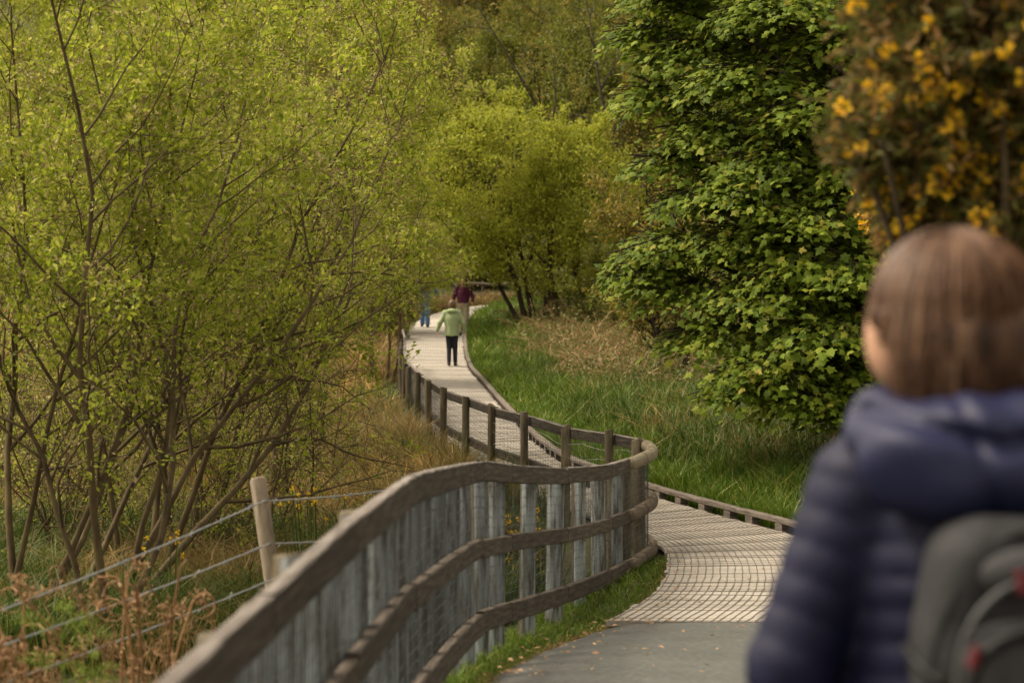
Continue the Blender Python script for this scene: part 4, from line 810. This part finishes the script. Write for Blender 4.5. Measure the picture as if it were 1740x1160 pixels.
# ------------------------------------------------------------------ rails of the far bend
ff = empty('log_fence', (.2, 83.2, float(gz(.2, 83.2)))); tag(ff, 'dark log fence at the far bend of the boardwalk', 'fence')
rng = np.random.default_rng(81); z83 = float(zp(81))
for zc in (.16, .62):
    for a, c in ((-2.4, -.4), (-.38, 1.6), (1.62, 3.8)):
        q = np.stack([np.array([a + (c - a) * t, 82.6 + .25 * math.sin(a + t) + .02 * t, z83 + zc + .03 * math.sin(t * 5)]) for t in np.linspace(0, 1, 6)]); V, Qs, uv, T = tube_batch(q[None], np.full((1, 6), .075), 8, True); b = Bag(); b.add(rel(V, ff), T, Qs, uv=uv); link('rail', b.mesh('log_rail', [M['rail_round_dark']], smooth=True, uv=True), ff)
for a in (-2.4, -1.2, 0, 1.2, 2.4, 3.6):
    b = post_mesh(.06, 1.0); p = link('post', b.mesh('log_post', [M['post_brown']], smooth=True), ff); p.location = np.array([a, 82.75, z83 - .25]) - np.array(ff.location)

# ------------------------------------------------------------------ people: signed distance figures
def surface_nets(f, lo, hi, h):
    lo = np.array(lo, float); hi = np.array(hi, float); n = np.ceil((hi - lo) / h).astype(int) + 1
    ax = [lo[k] + np.arange(n[k]) * h for k in range(3)]
    G = np.stack(np.meshgrid(*ax, indexing='ij'), -1); D = f(G.reshape(-1, 3)).reshape(n)
    c = np.stack([D[i:n[0] - 1 + i, j:n[1] - 1 + j, k:n[2] - 1 + k] for i in (0, 1) for j in (0, 1) for k in (0, 1)], -1)
    ins = c < 0; mix = ins.any(-1) & ~ins.all(-1); ids = np.argwhere(mix); cv = c[mix]
    off = np.array([(i, j, k) for i in (0, 1) for j in (0, 1) for k in (0, 1)], float)
    acc = np.zeros((len(ids), 3)); cnt = np.zeros((len(ids), 1))
    for a in range(8):
        for b in range(a + 1, 8):
            if np.abs(off[a] - off[b]).sum() == 1:
                va, vb = cv[:, a], cv[:, b]; m = (va < 0) != (vb < 0); t = np.where(m, va / np.where(m, va - vb, 1), 0)[:, None]
                acc += np.where(m[:, None], off[a] + (off[b] - off[a]) * t, 0); cnt += m[:, None]
    V = lo + (ids + acc / cnt) * h
    num = -np.ones(mix.shape, int); num[mix] = np.arange(len(ids)); Q = []
    for axis in range(3):
        sl0 = [slice(None)] * 3; sl1 = [slice(None)] * 3; sl0[axis] = slice(0, -1); sl1[axis] = slice(1, None)
        s0_, s1_ = D[tuple(sl0)] < 0, D[tuple(sl1)] < 0; e = np.argwhere(s0_ != s1_); u, w = [(1, 2), (2, 0), (0, 1)][axis]
        ok = (e[:, u] > 0) & (e[:, w] > 0) & (e[:, u] < n[u] - 1) & (e[:, w] < n[w] - 1); e = e[ok]
        du = np.zeros(3, int); du[u] = 1; dw = np.zeros(3, int); dw[w] = 1
        g_ = lambda p: num[p[:, 0], p[:, 1], p[:, 2]]
        q = np.stack([g_(e - du - dw), g_(e - dw), g_(e), g_(e - du)], 1); fl = (D[e[:, 0], e[:, 1], e[:, 2]] < 0)
        q[~fl] = q[~fl][:, ::-1]; Q.append(q)
    return V, np.concatenate(Q)
def cone(p, a, b, ra, rb):
    a, b = np.array(a, float), np.array(b, float); ab = b - a; t = np.clip(((p - a) @ ab) / (ab @ ab), 0, 1); return np.linalg.norm(p - a - t[:, None] * ab, axis=1) - (ra + (rb - ra) * t)
def ell(p, c, r, rz=0.0):
    q = p - np.array(c); 
    if rz: cs, sn = math.cos(rz), math.sin(rz); q = np.stack([q[:, 0] * cs + q[:, 1] * sn, -q[:, 0] * sn + q[:, 1] * cs, q[:, 2]], 1)
    r = np.array(r, float); k0 = np.linalg.norm(q / r, axis=1); k1 = np.linalg.norm(q / (r * r), axis=1); return k0 * (k0 - 1) / np.maximum(k1, 1e-6)
def rbox(p, c, hs, r):
    q = np.abs(p - np.array(c)) - np.array(hs) + r; return np.linalg.norm(np.maximum(q, 0), axis=1) + np.minimum(q.max(1), 0) - r
def sm(k, *ds):
    d = ds[0]
    for e in ds[1:]:
        h = np.clip(.5 + .5 * (e - d) / k, 0, 1); d = e + (d - e) * h - k * h * (1 - h)
    return d
def sub(d, e, k=.01): return -sm(k, -d, e)
def sdf_obj(name, f, lo, hi, h, mat, parent):
    V, Qd = surface_nets(f, lo, hi, h); return link(name, mesh_np(name, V, quads=Qd, mats=[mat], smooth=True), parent)
M['skin'] = noise_mat('skin', [(.3, (.44, .24, .16)), (.7, (.54, .31, .21))], scale=12, bump=.1, rough=.55, spec=.35)
M['hair'] = noise_mat('hair_brown', [(.34, (.020, .010, .007)), (.5, (.075, .038, .023)), (.66, (.19, .11, .066))], scale=5, stretch=(7, 7, .4), bump=.5, bump_dist=.01, rough=.6, spec=.22)
M['hair_dark'] = noise_mat('hair_auburn', [(.3, (.07, .04, .02)), (.7, (.17, .10, .05))], scale=9, stretch=(6, 6, 1), bump=.3, rough=.5)
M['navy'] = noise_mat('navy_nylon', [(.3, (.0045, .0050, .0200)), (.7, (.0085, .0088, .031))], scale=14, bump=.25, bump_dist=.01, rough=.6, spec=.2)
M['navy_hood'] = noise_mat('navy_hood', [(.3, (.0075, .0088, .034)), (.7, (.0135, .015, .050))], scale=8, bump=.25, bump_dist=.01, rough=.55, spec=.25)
M['jeans_dark'] = noise_mat('dark_trousers', [(.3, (.014, .015, .022)), (.7, (.026, .027, .036))], scale=40, bump=.1, rough=.85)
M['jeans'] = noise_mat('blue_jeans', [(.3, (.09, .17, .34)), (.7, (.17, .28, .48))], scale=20, bump=.1, rough=.85)
M['lime'] = noise_mat('lime_jacket', [(.3, (.235, .285, .14)), (.7, (.31, .365, .195))], scale=9, bump=.4, bump_dist=.02, rough=.65)
M['maroon'] = noise_mat('maroon_top', [(.3, (.07, .012, .035)), (.7, (.12, .022, .06))], scale=9, bump=.3, rough=.8)
M['blue_top'] = noise_mat('blue_top', [(.3, (.05, .11, .26)), (.7, (.09, .18, .38))], scale=9, bump=.3, rough=.8)
M['beige'] = noise_mat('beige_cloth', [(.3, (.30, .26, .17)), (.7, (.42, .36, .25))], scale=9, bump=.3, rough=.85)
M['shoe'] = noise_mat('shoe_dark', [(.3, (.02, .02, .02)), (.7, (.05, .045, .04))], scale=20, bump=.1, rough=.7)
M['white'] = noise_mat('pale_sole', [(.3, (.55, .53, .5)), (.7, (.7, .68, .65))], scale=20, bump=0, rough=.7)
M['pack'] = noise_mat('pack_fabric', [(.3, (.014, .0135, .015)), (.7, (.030, .029, .031))], scale=30, bump=.3, bump_dist=.005, rough=.75)
M['pack_light'] = noise_mat('pack_pocket', [(.3, (.026, .025, .027)), (.7, (.050, .048, .051))], scale=30, bump=.3, bump_dist=.005, rough=.75)
M['pack_black'] = noise_mat('pack_trim', [(.3, (.004, .004, .0045)), (.7, (.009, .009, .0095))], scale=30, bump=.1, rough=.6)
M['pack_red'] = noise_mat('pack_red', [(.3, (.10, .012, .017)), (.7, (.16, .022, .028))], scale=20, bump=0, rough=.5)
M['pack_grey'] = noise_mat('pack_badge', [(.3, (.045, .044, .046)), (.7, (.075, .073, .076))], scale=20, bump=0, rough=.5)

# hand: palm, four unequal fingers, thumb (local, hanging down from the wrist at origin)
def hand(p, w, s, out):
    q = (p - np.array(w)) / s; q = q * np.array([out, 1, 1])
    d = rbox(q, (0, .0, -.045), (.016, .040, .048), .014)
    for k, (yo, L) in enumerate(((-.030, .068), (-.010, .078), (.010, .073), (.029, .056))):
        a = np.array((0, yo, -.088)); m = a + np.array((-.006, 0, -L * .5)); e = m + np.array((-.020, 0, -L * .45)); d = sm(.006, d, np.minimum(cone(q, a, m, .0095, .0085), cone(q, m, e, .0085, .007)))
    d = sm(.008, d, np.minimum(cone(q, (0, .036, -.03), (-.012, .058, -.062), .012, .010), cone(q, (-.012, .058, -.062), (-.020, .060, -.088), .010, .008)))
    return d * s

def figure(p, J, s=1.0, hands=True):
    """one continuous body from a dict of joints"""
    d = sm(.05, ell(p, J['chest'], (.165 * s, .11 * s, .22 * s)), ell(p, J['pelvis'], (.16 * s, .115 * s, .14 * s)), cone(p, J['pelvis'], J['chest'], .12 * s, .12 * s), cone(p, J['shL'], J['shR'], .055 * s, .055 * s))
    d = sm(.03, d, cone(p, J['neck0'], J['head'], .052 * s, .05 * s))
    hd = sm(.03, ell(p, J['head'], (.076 * s, .095 * s, .115 * s), J.get('yaw', 0)), ell(p, np.array(J['head']) + np.array([-math.sin(J.get('yaw', 0)) * .03, math.cos(J.get('yaw', 0)) * .03, -.05]) * s, (.058 * s, .07 * s, .07 * s), J.get('yaw', 0)))
    fy = J.get('yaw', 0); fw = np.array([-math.sin(fy), math.cos(fy), 0]); rt = np.array([math.cos(fy), math.sin(fy), 0]); hc = np.array(J['head'])
    hd = sm(.012, hd, cone(p, hc + (fw * .088 + np.array([0, 0, .01])) * s, hc + (fw * .112 + np.array([0, 0, -.028])) * s, .010 * s, .015 * s))      # nose
    for sg in (-1, 1):
        hd = sm(.008, hd, ell(p, hc + (rt * .078 * sg + np.array([0, 0, -.005])) * s, (.012 * s, .02 * s, .032 * s), fy))                       # ears
        hd = sub(hd, ell(p, hc + (fw * .098 + rt * .032 * sg + np.array([0, 0, .012])) * s, (.014 * s, .012 * s, .010 * s), fy), .012)         # eye sockets
        hd = np.minimum(hd, ell(p, hc + (fw * .084 + rt * .031 * sg + np.array([0, 0, .012])) * s, (.011 * s, .011 * s, .010 * s), fy))
    hd = sm(.008, hd, ell(p, hc + (fw * .092 + np.array([0, 0, -.062])) * s, (.024 * s, .010 * s, .009 * s), fy))                               # lips
    d = sm(.02, d, hd)
    for sd in 'LR':
        d = sm(.03, d, sm(.02, cone(p, J['sh' + sd], J['el' + sd], .052 * s, .040 * s), cone(p, J['el' + sd], J['wr' + sd], .040 * s, .026 * s)))
        d = sm(.04, d, sm(.03, cone(p, J['hip' + sd], J['kn' + sd], .085 * s, .055 * s), cone(p, J['kn' + sd], J['an' + sd], .056 * s, .037 * s)))
        an = np.array(J['an' + sd]); ft = np.array(J['ft' + sd]); d = sm(.02, d, cone(p, an + np.array([0, 0, -.02]), ft, .04 * s, .03 * s))
        if hands: d = sm(.012, d, hand(p, J['wr' + sd], s, -1 if sd == 'R' else 1))
    return d

# ---- the woman in front
LX0 = np.array([.745, 3.22, 0.0]); LX0[2] = float(zp(3.22)) - .01
lady = empty('person', tuple(LX0)); tag(lady, 'person in a navy quilted jacket with brown bobbed hair, walking away close by', 'person')
JL = dict(pelvis=(0, 0, .93), chest=(0, .01, 1.16), neck0=(-.01, .02, 1.34), head=(-.078, .04, 1.525), yaw=.5, shL=(-.155, .01, 1.245), shR=(.155, .01, 1.245), elL=(-.305, -.03, .98), wrL=(-.275, .14, .80), elR=(.30, -.03, .98), wrR=(.275, .12, .78), hipL=(-.085, 0, .90), hipR=(.085, 0, .90), knL=(-.085, .06, .49), anL=(-.085, -.04, .09), ftL=(-.09, .10, .03), knR=(.085, .02, .48), anR=(.085, .02, .09), ftR=(.09, .16, .03))
body = lambda p: figure(p, JL)
sdf_obj('body', body, (-.46, -.25, -.02), (.46, .32, 1.72), .011, M['skin'], lady)
def puff(v, per): return np.abs(np.sin(math.pi * v / per)) ** .38
def jacket(p):
    tor = sm(.06, cone(p, (-.155, .01, 1.258), (.155, .01, 1.258), .085, .085), ell(p, (0, .01, 1.12), (.215, .14, .26)), ell(p, (0, 0, .90), (.205, .155, .2)), cone(p, (0, 0, .82), (0, 0, 1.1), .17, .18), cone(p, (0, 0, 1.30), (-.005, .01, 1.39), .11, .095))
    tor = tor - .0085 * puff(p[:, 2] + .12 * np.abs(p[:, 0]), .052)
    d = tor
    for sd in (-1, 1):
        a, e, w = (np.array((.180 * sd, .0, 1.248)), np.array((.293 * sd, -.03, .965)), np.array((.275 * sd, .12, .79)))
        u = (p - a) @ nrm(e - a); v = (p - e) @ nrm(w - e)
        d = sm(.022, d, cone(p, a, e, .079, .066) - .0075 * puff(u, .055), cone(p, e, w, .066, .050) - .006 * puff(v, .05))
    d = np.maximum(d, .735 - p[:, 2]); return d
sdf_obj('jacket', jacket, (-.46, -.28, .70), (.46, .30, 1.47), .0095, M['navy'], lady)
def hood(p):
    r = np.sqrt((p[:, 0] / 1.32 + .008) ** 2 + ((p[:, 1] + .035) / 1.05) ** 2)
    ring = np.sqrt((r - .095) ** 2 + ((p[:, 2] - 1.355 - .25 * (p[:, 1] + .03)) / 1.15) ** 2) - .052
    pouch = ell(p, (-.0, -.145, 1.305), (.215, .105, .105)); d = sm(.04, ring, pouch, ell(p, (-.005, -.06, 1.335), (.205, .12, .06)))
    d = d - .005 * np.sin(p[:, 0] * 34 + p[:, 2] * 30 + 3 * np.sin(p[:, 0] * 9)) - .004 * np.sin(p[:, 0] * 15 - p[:, 2] * 48) + .020 * np.exp(-((p[:, 2] - 1.338 - .25 * np.abs(p[:, 0])) / .014) ** 2) * (p[:, 1] < -.03) + .010 * np.exp(-((p[:, 0] + .03 + .3 * (p[:, 2] - 1.3)) / .010) ** 2) * (p[:, 1] < -.1)
    d = sub(d, ell(p, (-.03, .03, 1.42), (.095, .10, .10)), .02); return d
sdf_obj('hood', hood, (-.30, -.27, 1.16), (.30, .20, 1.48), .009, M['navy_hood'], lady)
def hair(p):
    c = np.array(JL['head']); fy = JL['yaw']; fw = np.array([-math.sin(fy), math.cos(fy), 0]); rt = np.array([math.cos(fy), math.sin(fy), 0])
    q = p - c
    f_, r_ = q @ fw, q @ rt
    dome = ell(p, (-.042, .02, 1.550), (.120, .125, .112)); cur = sm(.05, ell(p, (-.012, -.025, 1.485), (.128, .108, .105)), cone(p, (.05, -.03, 1.50), (.055, -.03, 1.43), .085, .07), cone(p, (-.045, -.06, 1.50), (-.045, -.06, 1.43), .075, .06))
    d = sm(.05, dome, cur)
    d = d - .0018 * np.sin(np.arctan2(p[:, 1], p[:, 0] + .04) * 41 + p[:, 2] * 9 + 2 * np.sin(p[:, 2] * 23)) - .0012 * np.sin(np.arctan2(p[:, 1], p[:, 0] + .04) * 73)
    cut = np.maximum.reduce([-(f_ - .032 - .25 * np.maximum(q[:, 2], -.0)), q[:, 2] - .022, np.abs(r_) - .20])      # opening for the face
    cut2 = np.maximum.reduce([-(f_ + .030 + .25 * (q[:, 2] + .02)), q[:, 2] + .012, r_ - .02])
    d = d + .007; d = sub(d, cut, .02); d = sub(d, cut2, .02); return np.maximum(d, 1.395 + .008 * np.sin(p[:, 0] * 60) - p[:, 2])
sdf_obj('hair', hair, (-.24, -.22, 1.36), (.2, .22, 1.70), .0075, M['hair'], lady)
M['strand'] = leaf_mat('hair_strand', [(0, (.026, .011, .006)), (.45, (.095, .045, .025)), (.8, (.20, .108, .062)), (1, (.33, .20, .125))], transl=.1, rough=.5, spec=.3)
rng = np.random.default_rng(91); nS = 2600
az = rng.uniform(0, 6.283, nS); fz = JL['yaw'] + math.pi / 2; dl = np.abs((az - fz + math.pi) % (2 * math.pi) - math.pi); az = az[dl > 1.05]; side_ = dl[dl > 1.05] < 1.62; nS = len(az)
cx, cy, off = -.036, .004, rng.uniform(.0, .009, nS)
zend = 1.402 + rng.normal(0, .016, nS) + np.where(rng.uniform(0, 1, nS) < .12, rng.uniform(0, .06, nS), 0) + .010 * np.sin(az * 9)
stp = []
zend = np.where(side_, 1.505 + (dl[dl > 1.05] - 1.35) * -.10 + rng.normal(0, .008, nS), zend)
ph0 = rng.uniform(.12, .9, nS); wv = rng.normal(0, .05, nS); swell = rng.normal(0, 1, nS)
for t in np.linspace(0, 1, 13):
    if t <= .5:
        ph = ph0 + (math.pi / 2 - ph0) * (t / .5); rr = np.sin(ph); zz = 1.545 + (.122 + off) * np.cos(ph)
    else:
        u = (t - .5) / .5; rr = 1.0 + .075 * math.sin(u * 2.0) - (.20 + .07 * swell * (u > .6)) * u ** 2.5; zz = 1.545 + (zend - 1.545) * u
    a_ = az + wv * t * 1.2 + .02 * np.sin(t * 9 + swell * 3)
    ax_ = np.where(np.cos(a_) < 0, .121, .150); stp.append(np.stack([cx + (ax_ + off) * rr * np.cos(a_), cy + (.126 + off) * rr * np.sin(a_), zz], 1))
stp = np.stack(stp, 1); b = Bag(); V, Qs, uv, T = tube_batch(stp, np.full(stp.shape[:2], .0016) * np.linspace(1, .5, 13)[None], 3); b.add(V, None, Qs)
tag(link('hair_strands', b.mesh('hair_strands', [M['strand']]), lady), kind='stuff')
def trousers(p):
    d = sm(.05, ell(p, (0, 0, .90), (.18, .13, .15)))
    for sd in 'LR': d = sm(.04, d, sm(.03, cone(p, JL['hip' + sd], JL['kn' + sd], .098, .07), cone(p, JL['kn' + sd], np.array(JL['an' + sd]), .07, .058)))
    return np.maximum(d, .06 - p[:, 2])
sdf_obj('trousers', trousers, (-.28, -.22, .02), (.28, .24, 1.08), .014, M['jeans_dark'], lady)
for sd in 'LR':
    f = lambda p, sd=sd: np.maximum(sm(.03, cone(p, np.array(JL['an' + sd]) + np.array([0, -.03, -.03]), np.array(JL['ft' + sd]) + np.array([0, .02, .012]), .052, .043), cone(p, JL['an' + sd], np.array(JL['an' + sd]) + np.array([0, 0, .05]), .05, .05)), .0 - p[:, 2])
    a = np.array(JL['an' + sd]); sdf_obj('shoe', f, (a[0] - .12, a[1] - .14, -.02), (a[0] + .12, a[1] + .30, .24), .012, M['shoe'], lady)
# backpack: rests on her back, a thing of its own
pk = empty('backpack', (LX0[0] + .025, LX0[1] - .235, LX0[2] + .735)); tag(pk, 'dark grey backpack with red zip pulls on the woman\'s back', 'backpack')
def pbody(p):
    sh = np.clip((p[:, 2] - .30) / .22, 0, 1); w = .165 - .055 * sh ** 2.2
    q = np.stack([np.abs(p[:, 0]) - w + .06, np.abs(p[:, 1]) - .095 + .05 + .02 * sh, np.abs(p[:, 2] - .25) - .25 + .05], 1)
    d = np.linalg.norm(np.maximum(q, 0), axis=1) + np.minimum(q.max(1), 0) - .055
    return d - .004 * np.sin(p[:, 2] * 34 + p[:, 0] * 12) * np.exp(-((p[:, 0]) / .2) ** 2)
sdf_obj('pack_body', pbody, (-.22, -.15, -.05), (.22, .15, .56), .010, M['pack'], pk)
sdf_obj('front_pocket', lambda p: sm(.02, rbox(p, (0, -.105, .17), (.118, .032, .16), .03), ell(p, (0, -.105, .315), (.112, .03, .055))) - .003 * np.sin(p[:, 0] * 40), (-.16, -.16, -.02), (.16, -.05, .40), .008, M['pack_light'], pk)
sdf_obj('upper_pocket', lambda p: ell(p, (.0, -.082, .425), (.092, .034, .042)), (-.13, -.14, .36), (.13, -.03, .49), .008, M['pack_light'], pk)
def ptube(name, pts, r, mat, n=24):
    q = catmull(pts, .02); V, Qs, uv, T = tube_batch(q[None], np.full((1, len(q)), r), 6, True); b = Bag(); b.add(V, T, Qs, uv=uv); return link(name, b.mesh(name, [M[mat]], smooth=True), pk)
ptube('main_zip', [(-.155, -.06, .12), (-.152, -.07, .26), (-.125, -.075, .38), (-.07, -.072, .46), (0, -.07, .485), (.07, -.072, .46), (.125, -.075, .38), (.152, -.07, .26), (.155, -.06, .12)], .011, 'pack_black')
ptube('pocket_zip', [(-.112, -.128, .13), (-.110, -.132, .27), (-.07, -.137, .335), (0, -.138, .352), (.07, -.137, .335), (.110, -.132, .27), (.112, -.128, .13)], .010, 'pack_black')
ptube('piping', [(-.128, -.10, .08), (-.127, -.112, .22), (-.112, -.115, .34), (-.06, -.112, .405), (0, -.11, .42), (.06, -.112, .405), (.112, -.115, .34), (.127, -.112, .22), (.128, -.10, .08)], .006, 'pack_grey')
ptube('side_strap', [(-.172, .02, .30), (-.166, -.05, .285), (-.135, -.098, .262)], .008, 'pack_black')
ptube('grab_handle', [(-.045, .02, .535), (-.03, .0, .575), (.03, .0, .575), (.045, .02, .535)], .009, 'pack_black')
for i, (x, z, y) in enumerate(((-.106, .315, -.142), (-.036, .422, -.128))):
    V, Qb = box_np((-.005, -.005, -.016), (.005, .005, .016)); z_ = link('zip_pull', mesh_np('zip_pull', V, quads=Qb, mats=[M['pack_red']]), pk, (x, y, z)); z_.rotation_euler = (0, .25 - .4 * i, 0)
V, Qb = box_np((-.013, -.004, -.013), (.013, .004, .013)); link('badge', mesh_np('badge', V, quads=Qb, mats=[M['pack_red']]), pk, (.03, -.121, .43))
V, Qb = box_np((-.009, -.0025, -.009), (.009, .0025, .009)); link('badge', mesh_np('badge', V, quads=Qb, mats=[M['pack_grey']]), pk, (.03, -.1265, .43))
for sx in (-1, 1): ptube('shoulder_strap', [(sx * .07 - .025, .09, .50), (sx * .10 - .025, .14, .585), (sx * .12 - .025, .24, .615), (sx * .135 - .025, .335, .555), (sx * .15 - .025, .38, .42), (sx * .16 - .025, .365, .28), (sx * .18 - .025, .25, .15), (sx * .16 - .025, .10, .10)], .016, 'pack_black')

# ---- walkers further along
def walker(loc, rz, s, parts, label, J, hairf=True):
    r = empty('person', loc, rz); r.scale = (s, s, s); tag(r, label, 'person')
    sdf_obj('body', lambda p: figure(p, J), (-.5, -.4, -.03), (.5, .4, 1.75), .016, M['skin'], r)
    for nm, f, lo, hi, mat in parts: sdf_obj(nm, f, lo, hi, .016, mat, r)
    return r
def legs(J, ru, rk, ra, zcut):
    def f(p):
        d = ell(p, J['pelvis'], (.165, .125, .15))
        for sd in 'LR': d = sm(.04, d, sm(.03, cone(p, J['hip' + sd], J['kn' + sd], ru, rk), cone(p, J['kn' + sd], J['an' + sd], rk, ra)))
        return np.maximum(d, zcut - p[:, 2])
    return f
def shoes(J, extra=.0):
    def f(p):
        d = None
        for sd in 'LR':
            e = cone(p, np.array(J['an' + sd]) + np.array([0, -.025, -.04]), np.array(J['ft' + sd]) + np.array([0, .02, .012]), .046, .04); d = e if d is None else np.minimum(d, e)
        return np.maximum(d, -p[:, 2])
    return f
def coat(J, zb, flare, slack, sleeve=.062):
    def f(p):
        d = sm(.06, cone(p, J['shL'], J['shR'], .08, .08), ell(p, J['chest'], (.185 + slack, .135 + slack, .25)), cone(p, (0, 0, zb), J['chest'], .13 + flare, .15))
        d = np.maximum(d, zb - p[:, 2])
        for sd in 'LR': d = sm(.025, d, sm(.02, cone(p, J['sh' + sd], J['el' + sd], .07, sleeve), cone(p, J['el' + sd], J['wr' + sd], sleeve, .045)))
        return sub(d - .006 * np.sin(p[:, 0] * 30 + p[:, 2] * 11) , ell(p, np.array(J['head']) + np.array([0, .03, -.05]), (.07, .08, .12)), .02)
    return f
def hairdo(J, long=.0):
    hc = np.array(J['head'])
    def f(p):
        d = sm(.03, ell(p, hc + np.array([0, -.012, .025]), (.092, .105, .108)), ell(p, hc + np.array([0, -.045, -.035 - long]), (.082, .07, .09 + long)))
        return sub(d, np.maximum(-(p[:, 1] - hc[1] - .045), p[:, 2] - hc[2] - .06), .02)
    return f
JW = dict(pelvis=(0, 0, .92), chest=(0, 0, 1.17), neck0=(0, 0, 1.36), head=(0, .015, 1.535), yaw=0.05, shL=(-.165, 0, 1.33), shR=(.165, 0, 1.33), elL=(-.29, -.05, 1.09), wrL=(-.38, -.02, .88), elR=(.28, -.03, 1.08), wrR=(.33, .05, .86), hipL=(-.08, 0, .88), hipR=(.08, 0, .88), knL=(-.075, .03, .48), anL=(-.075, -.07, .10), ftL=(-.08, .06, .035), knR=(.075, .05, .48), anR=(.08, .04, .08), ftR=(.09, .18, .03))
wx, wy = (768 - 870) / FPX * 50, 50.0
hoodg = lambda p: sm(.03, ell(p, (0, -.10, 1.375), (.135, .07, .06)), ell(p, (0, -.05, 1.40), (.12, .09, .045)))
wk = walker((wx, wy, float(zp(wy)) + .002), 0, 1.0, [('jacket', coat(JW, .755, .06, .02), (-.5, -.35, .71), (.5, .35, 1.5), M['lime']), ('hood', hoodg, (-.2, -.22, 1.26), (.2, .1, 1.5), M['lime']), ('leggings', legs(JW, .095, .062, .05, .08), (-.26, -.25, .05), (.26, .25, 1.1), M['jeans_dark']), ('shoes', shoes(JW), (-.2, -.2, -.02), (.25, .32, .2), M['shoe']), ('hair', hairdo(JW, .0), (-.15, -.2, 1.35), (.15, .2, 1.72), M['hair_dark'])],
            'person in a pale green hooded jacket and black leggings walking up the boardwalk', JW)
V, Qb = box_np((-.05, -.09, 0), (.05, .17, .03)); sl = link('shoe_sole', mesh_np('shoe_sole', V, quads=Qb, mats=[M['white']]), wk, (.085, .08, .001))
JM = dict(JW); JM.update(elL=(-.27, .05, 1.09), wrL=(-.26, .22, .98), elR=(.26, .02, 1.09), wrR=(.29, .14, .90))
walker(((787 - 870) / FPX * 58.5, 58.5, float(zp(58.5)) + .002), math.pi, 1.03, [('top', coat(JM, .92, .03, .0, .056), (-.5, -.35, .88), (.5, .35, 1.5), M['maroon']), ('trousers', legs(JM, .11, .085, .075, .06), (-.28, -.25, .04), (.28, .25, 1.1), M['beige']), ('shoes', shoes(JM), (-.2, -.2, -.02), (.25, .32, .2), M['shoe']), ('hair', hairdo(JM, .04), (-.15, -.2, 1.30), (.15, .2, 1.72), M['hair_dark'])],
       'person in a maroon top and beige trousers coming down the boardwalk behind the green jacket', JM)
JB = dict(JW); JB.update(knL=(-.08, .10, .49), anL=(-.08, .08, .09), ftL=(-.09, .22, .03), knR=(.08, -.02, .48), anR=(.08, -.16, .12), ftR=(.09, -.03, .04))
walker(((722 - 870) / FPX * 62, 62, float(zp(62)) + .002), math.pi, 1.06, [('top', coat(JB, .86, .03, .01), (-.5, -.35, .82), (.5, .35, 1.5), M['blue_top']), ('jeans', legs(JB, .11, .08, .07, .06), (-.28, -.3, .04), (.28, .3, 1.1), M['jeans']), ('shoes', shoes(JB), (-.25, -.32, -.02), (.25, .36, .2), M['shoe']), ('hair', hairdo(JB, 0), (-.15, -.2, 1.35), (.15, .2, 1.72), M['hair_dark'])],
       'person in blue jeans half hidden by willow leaves on the far boardwalk', JB)
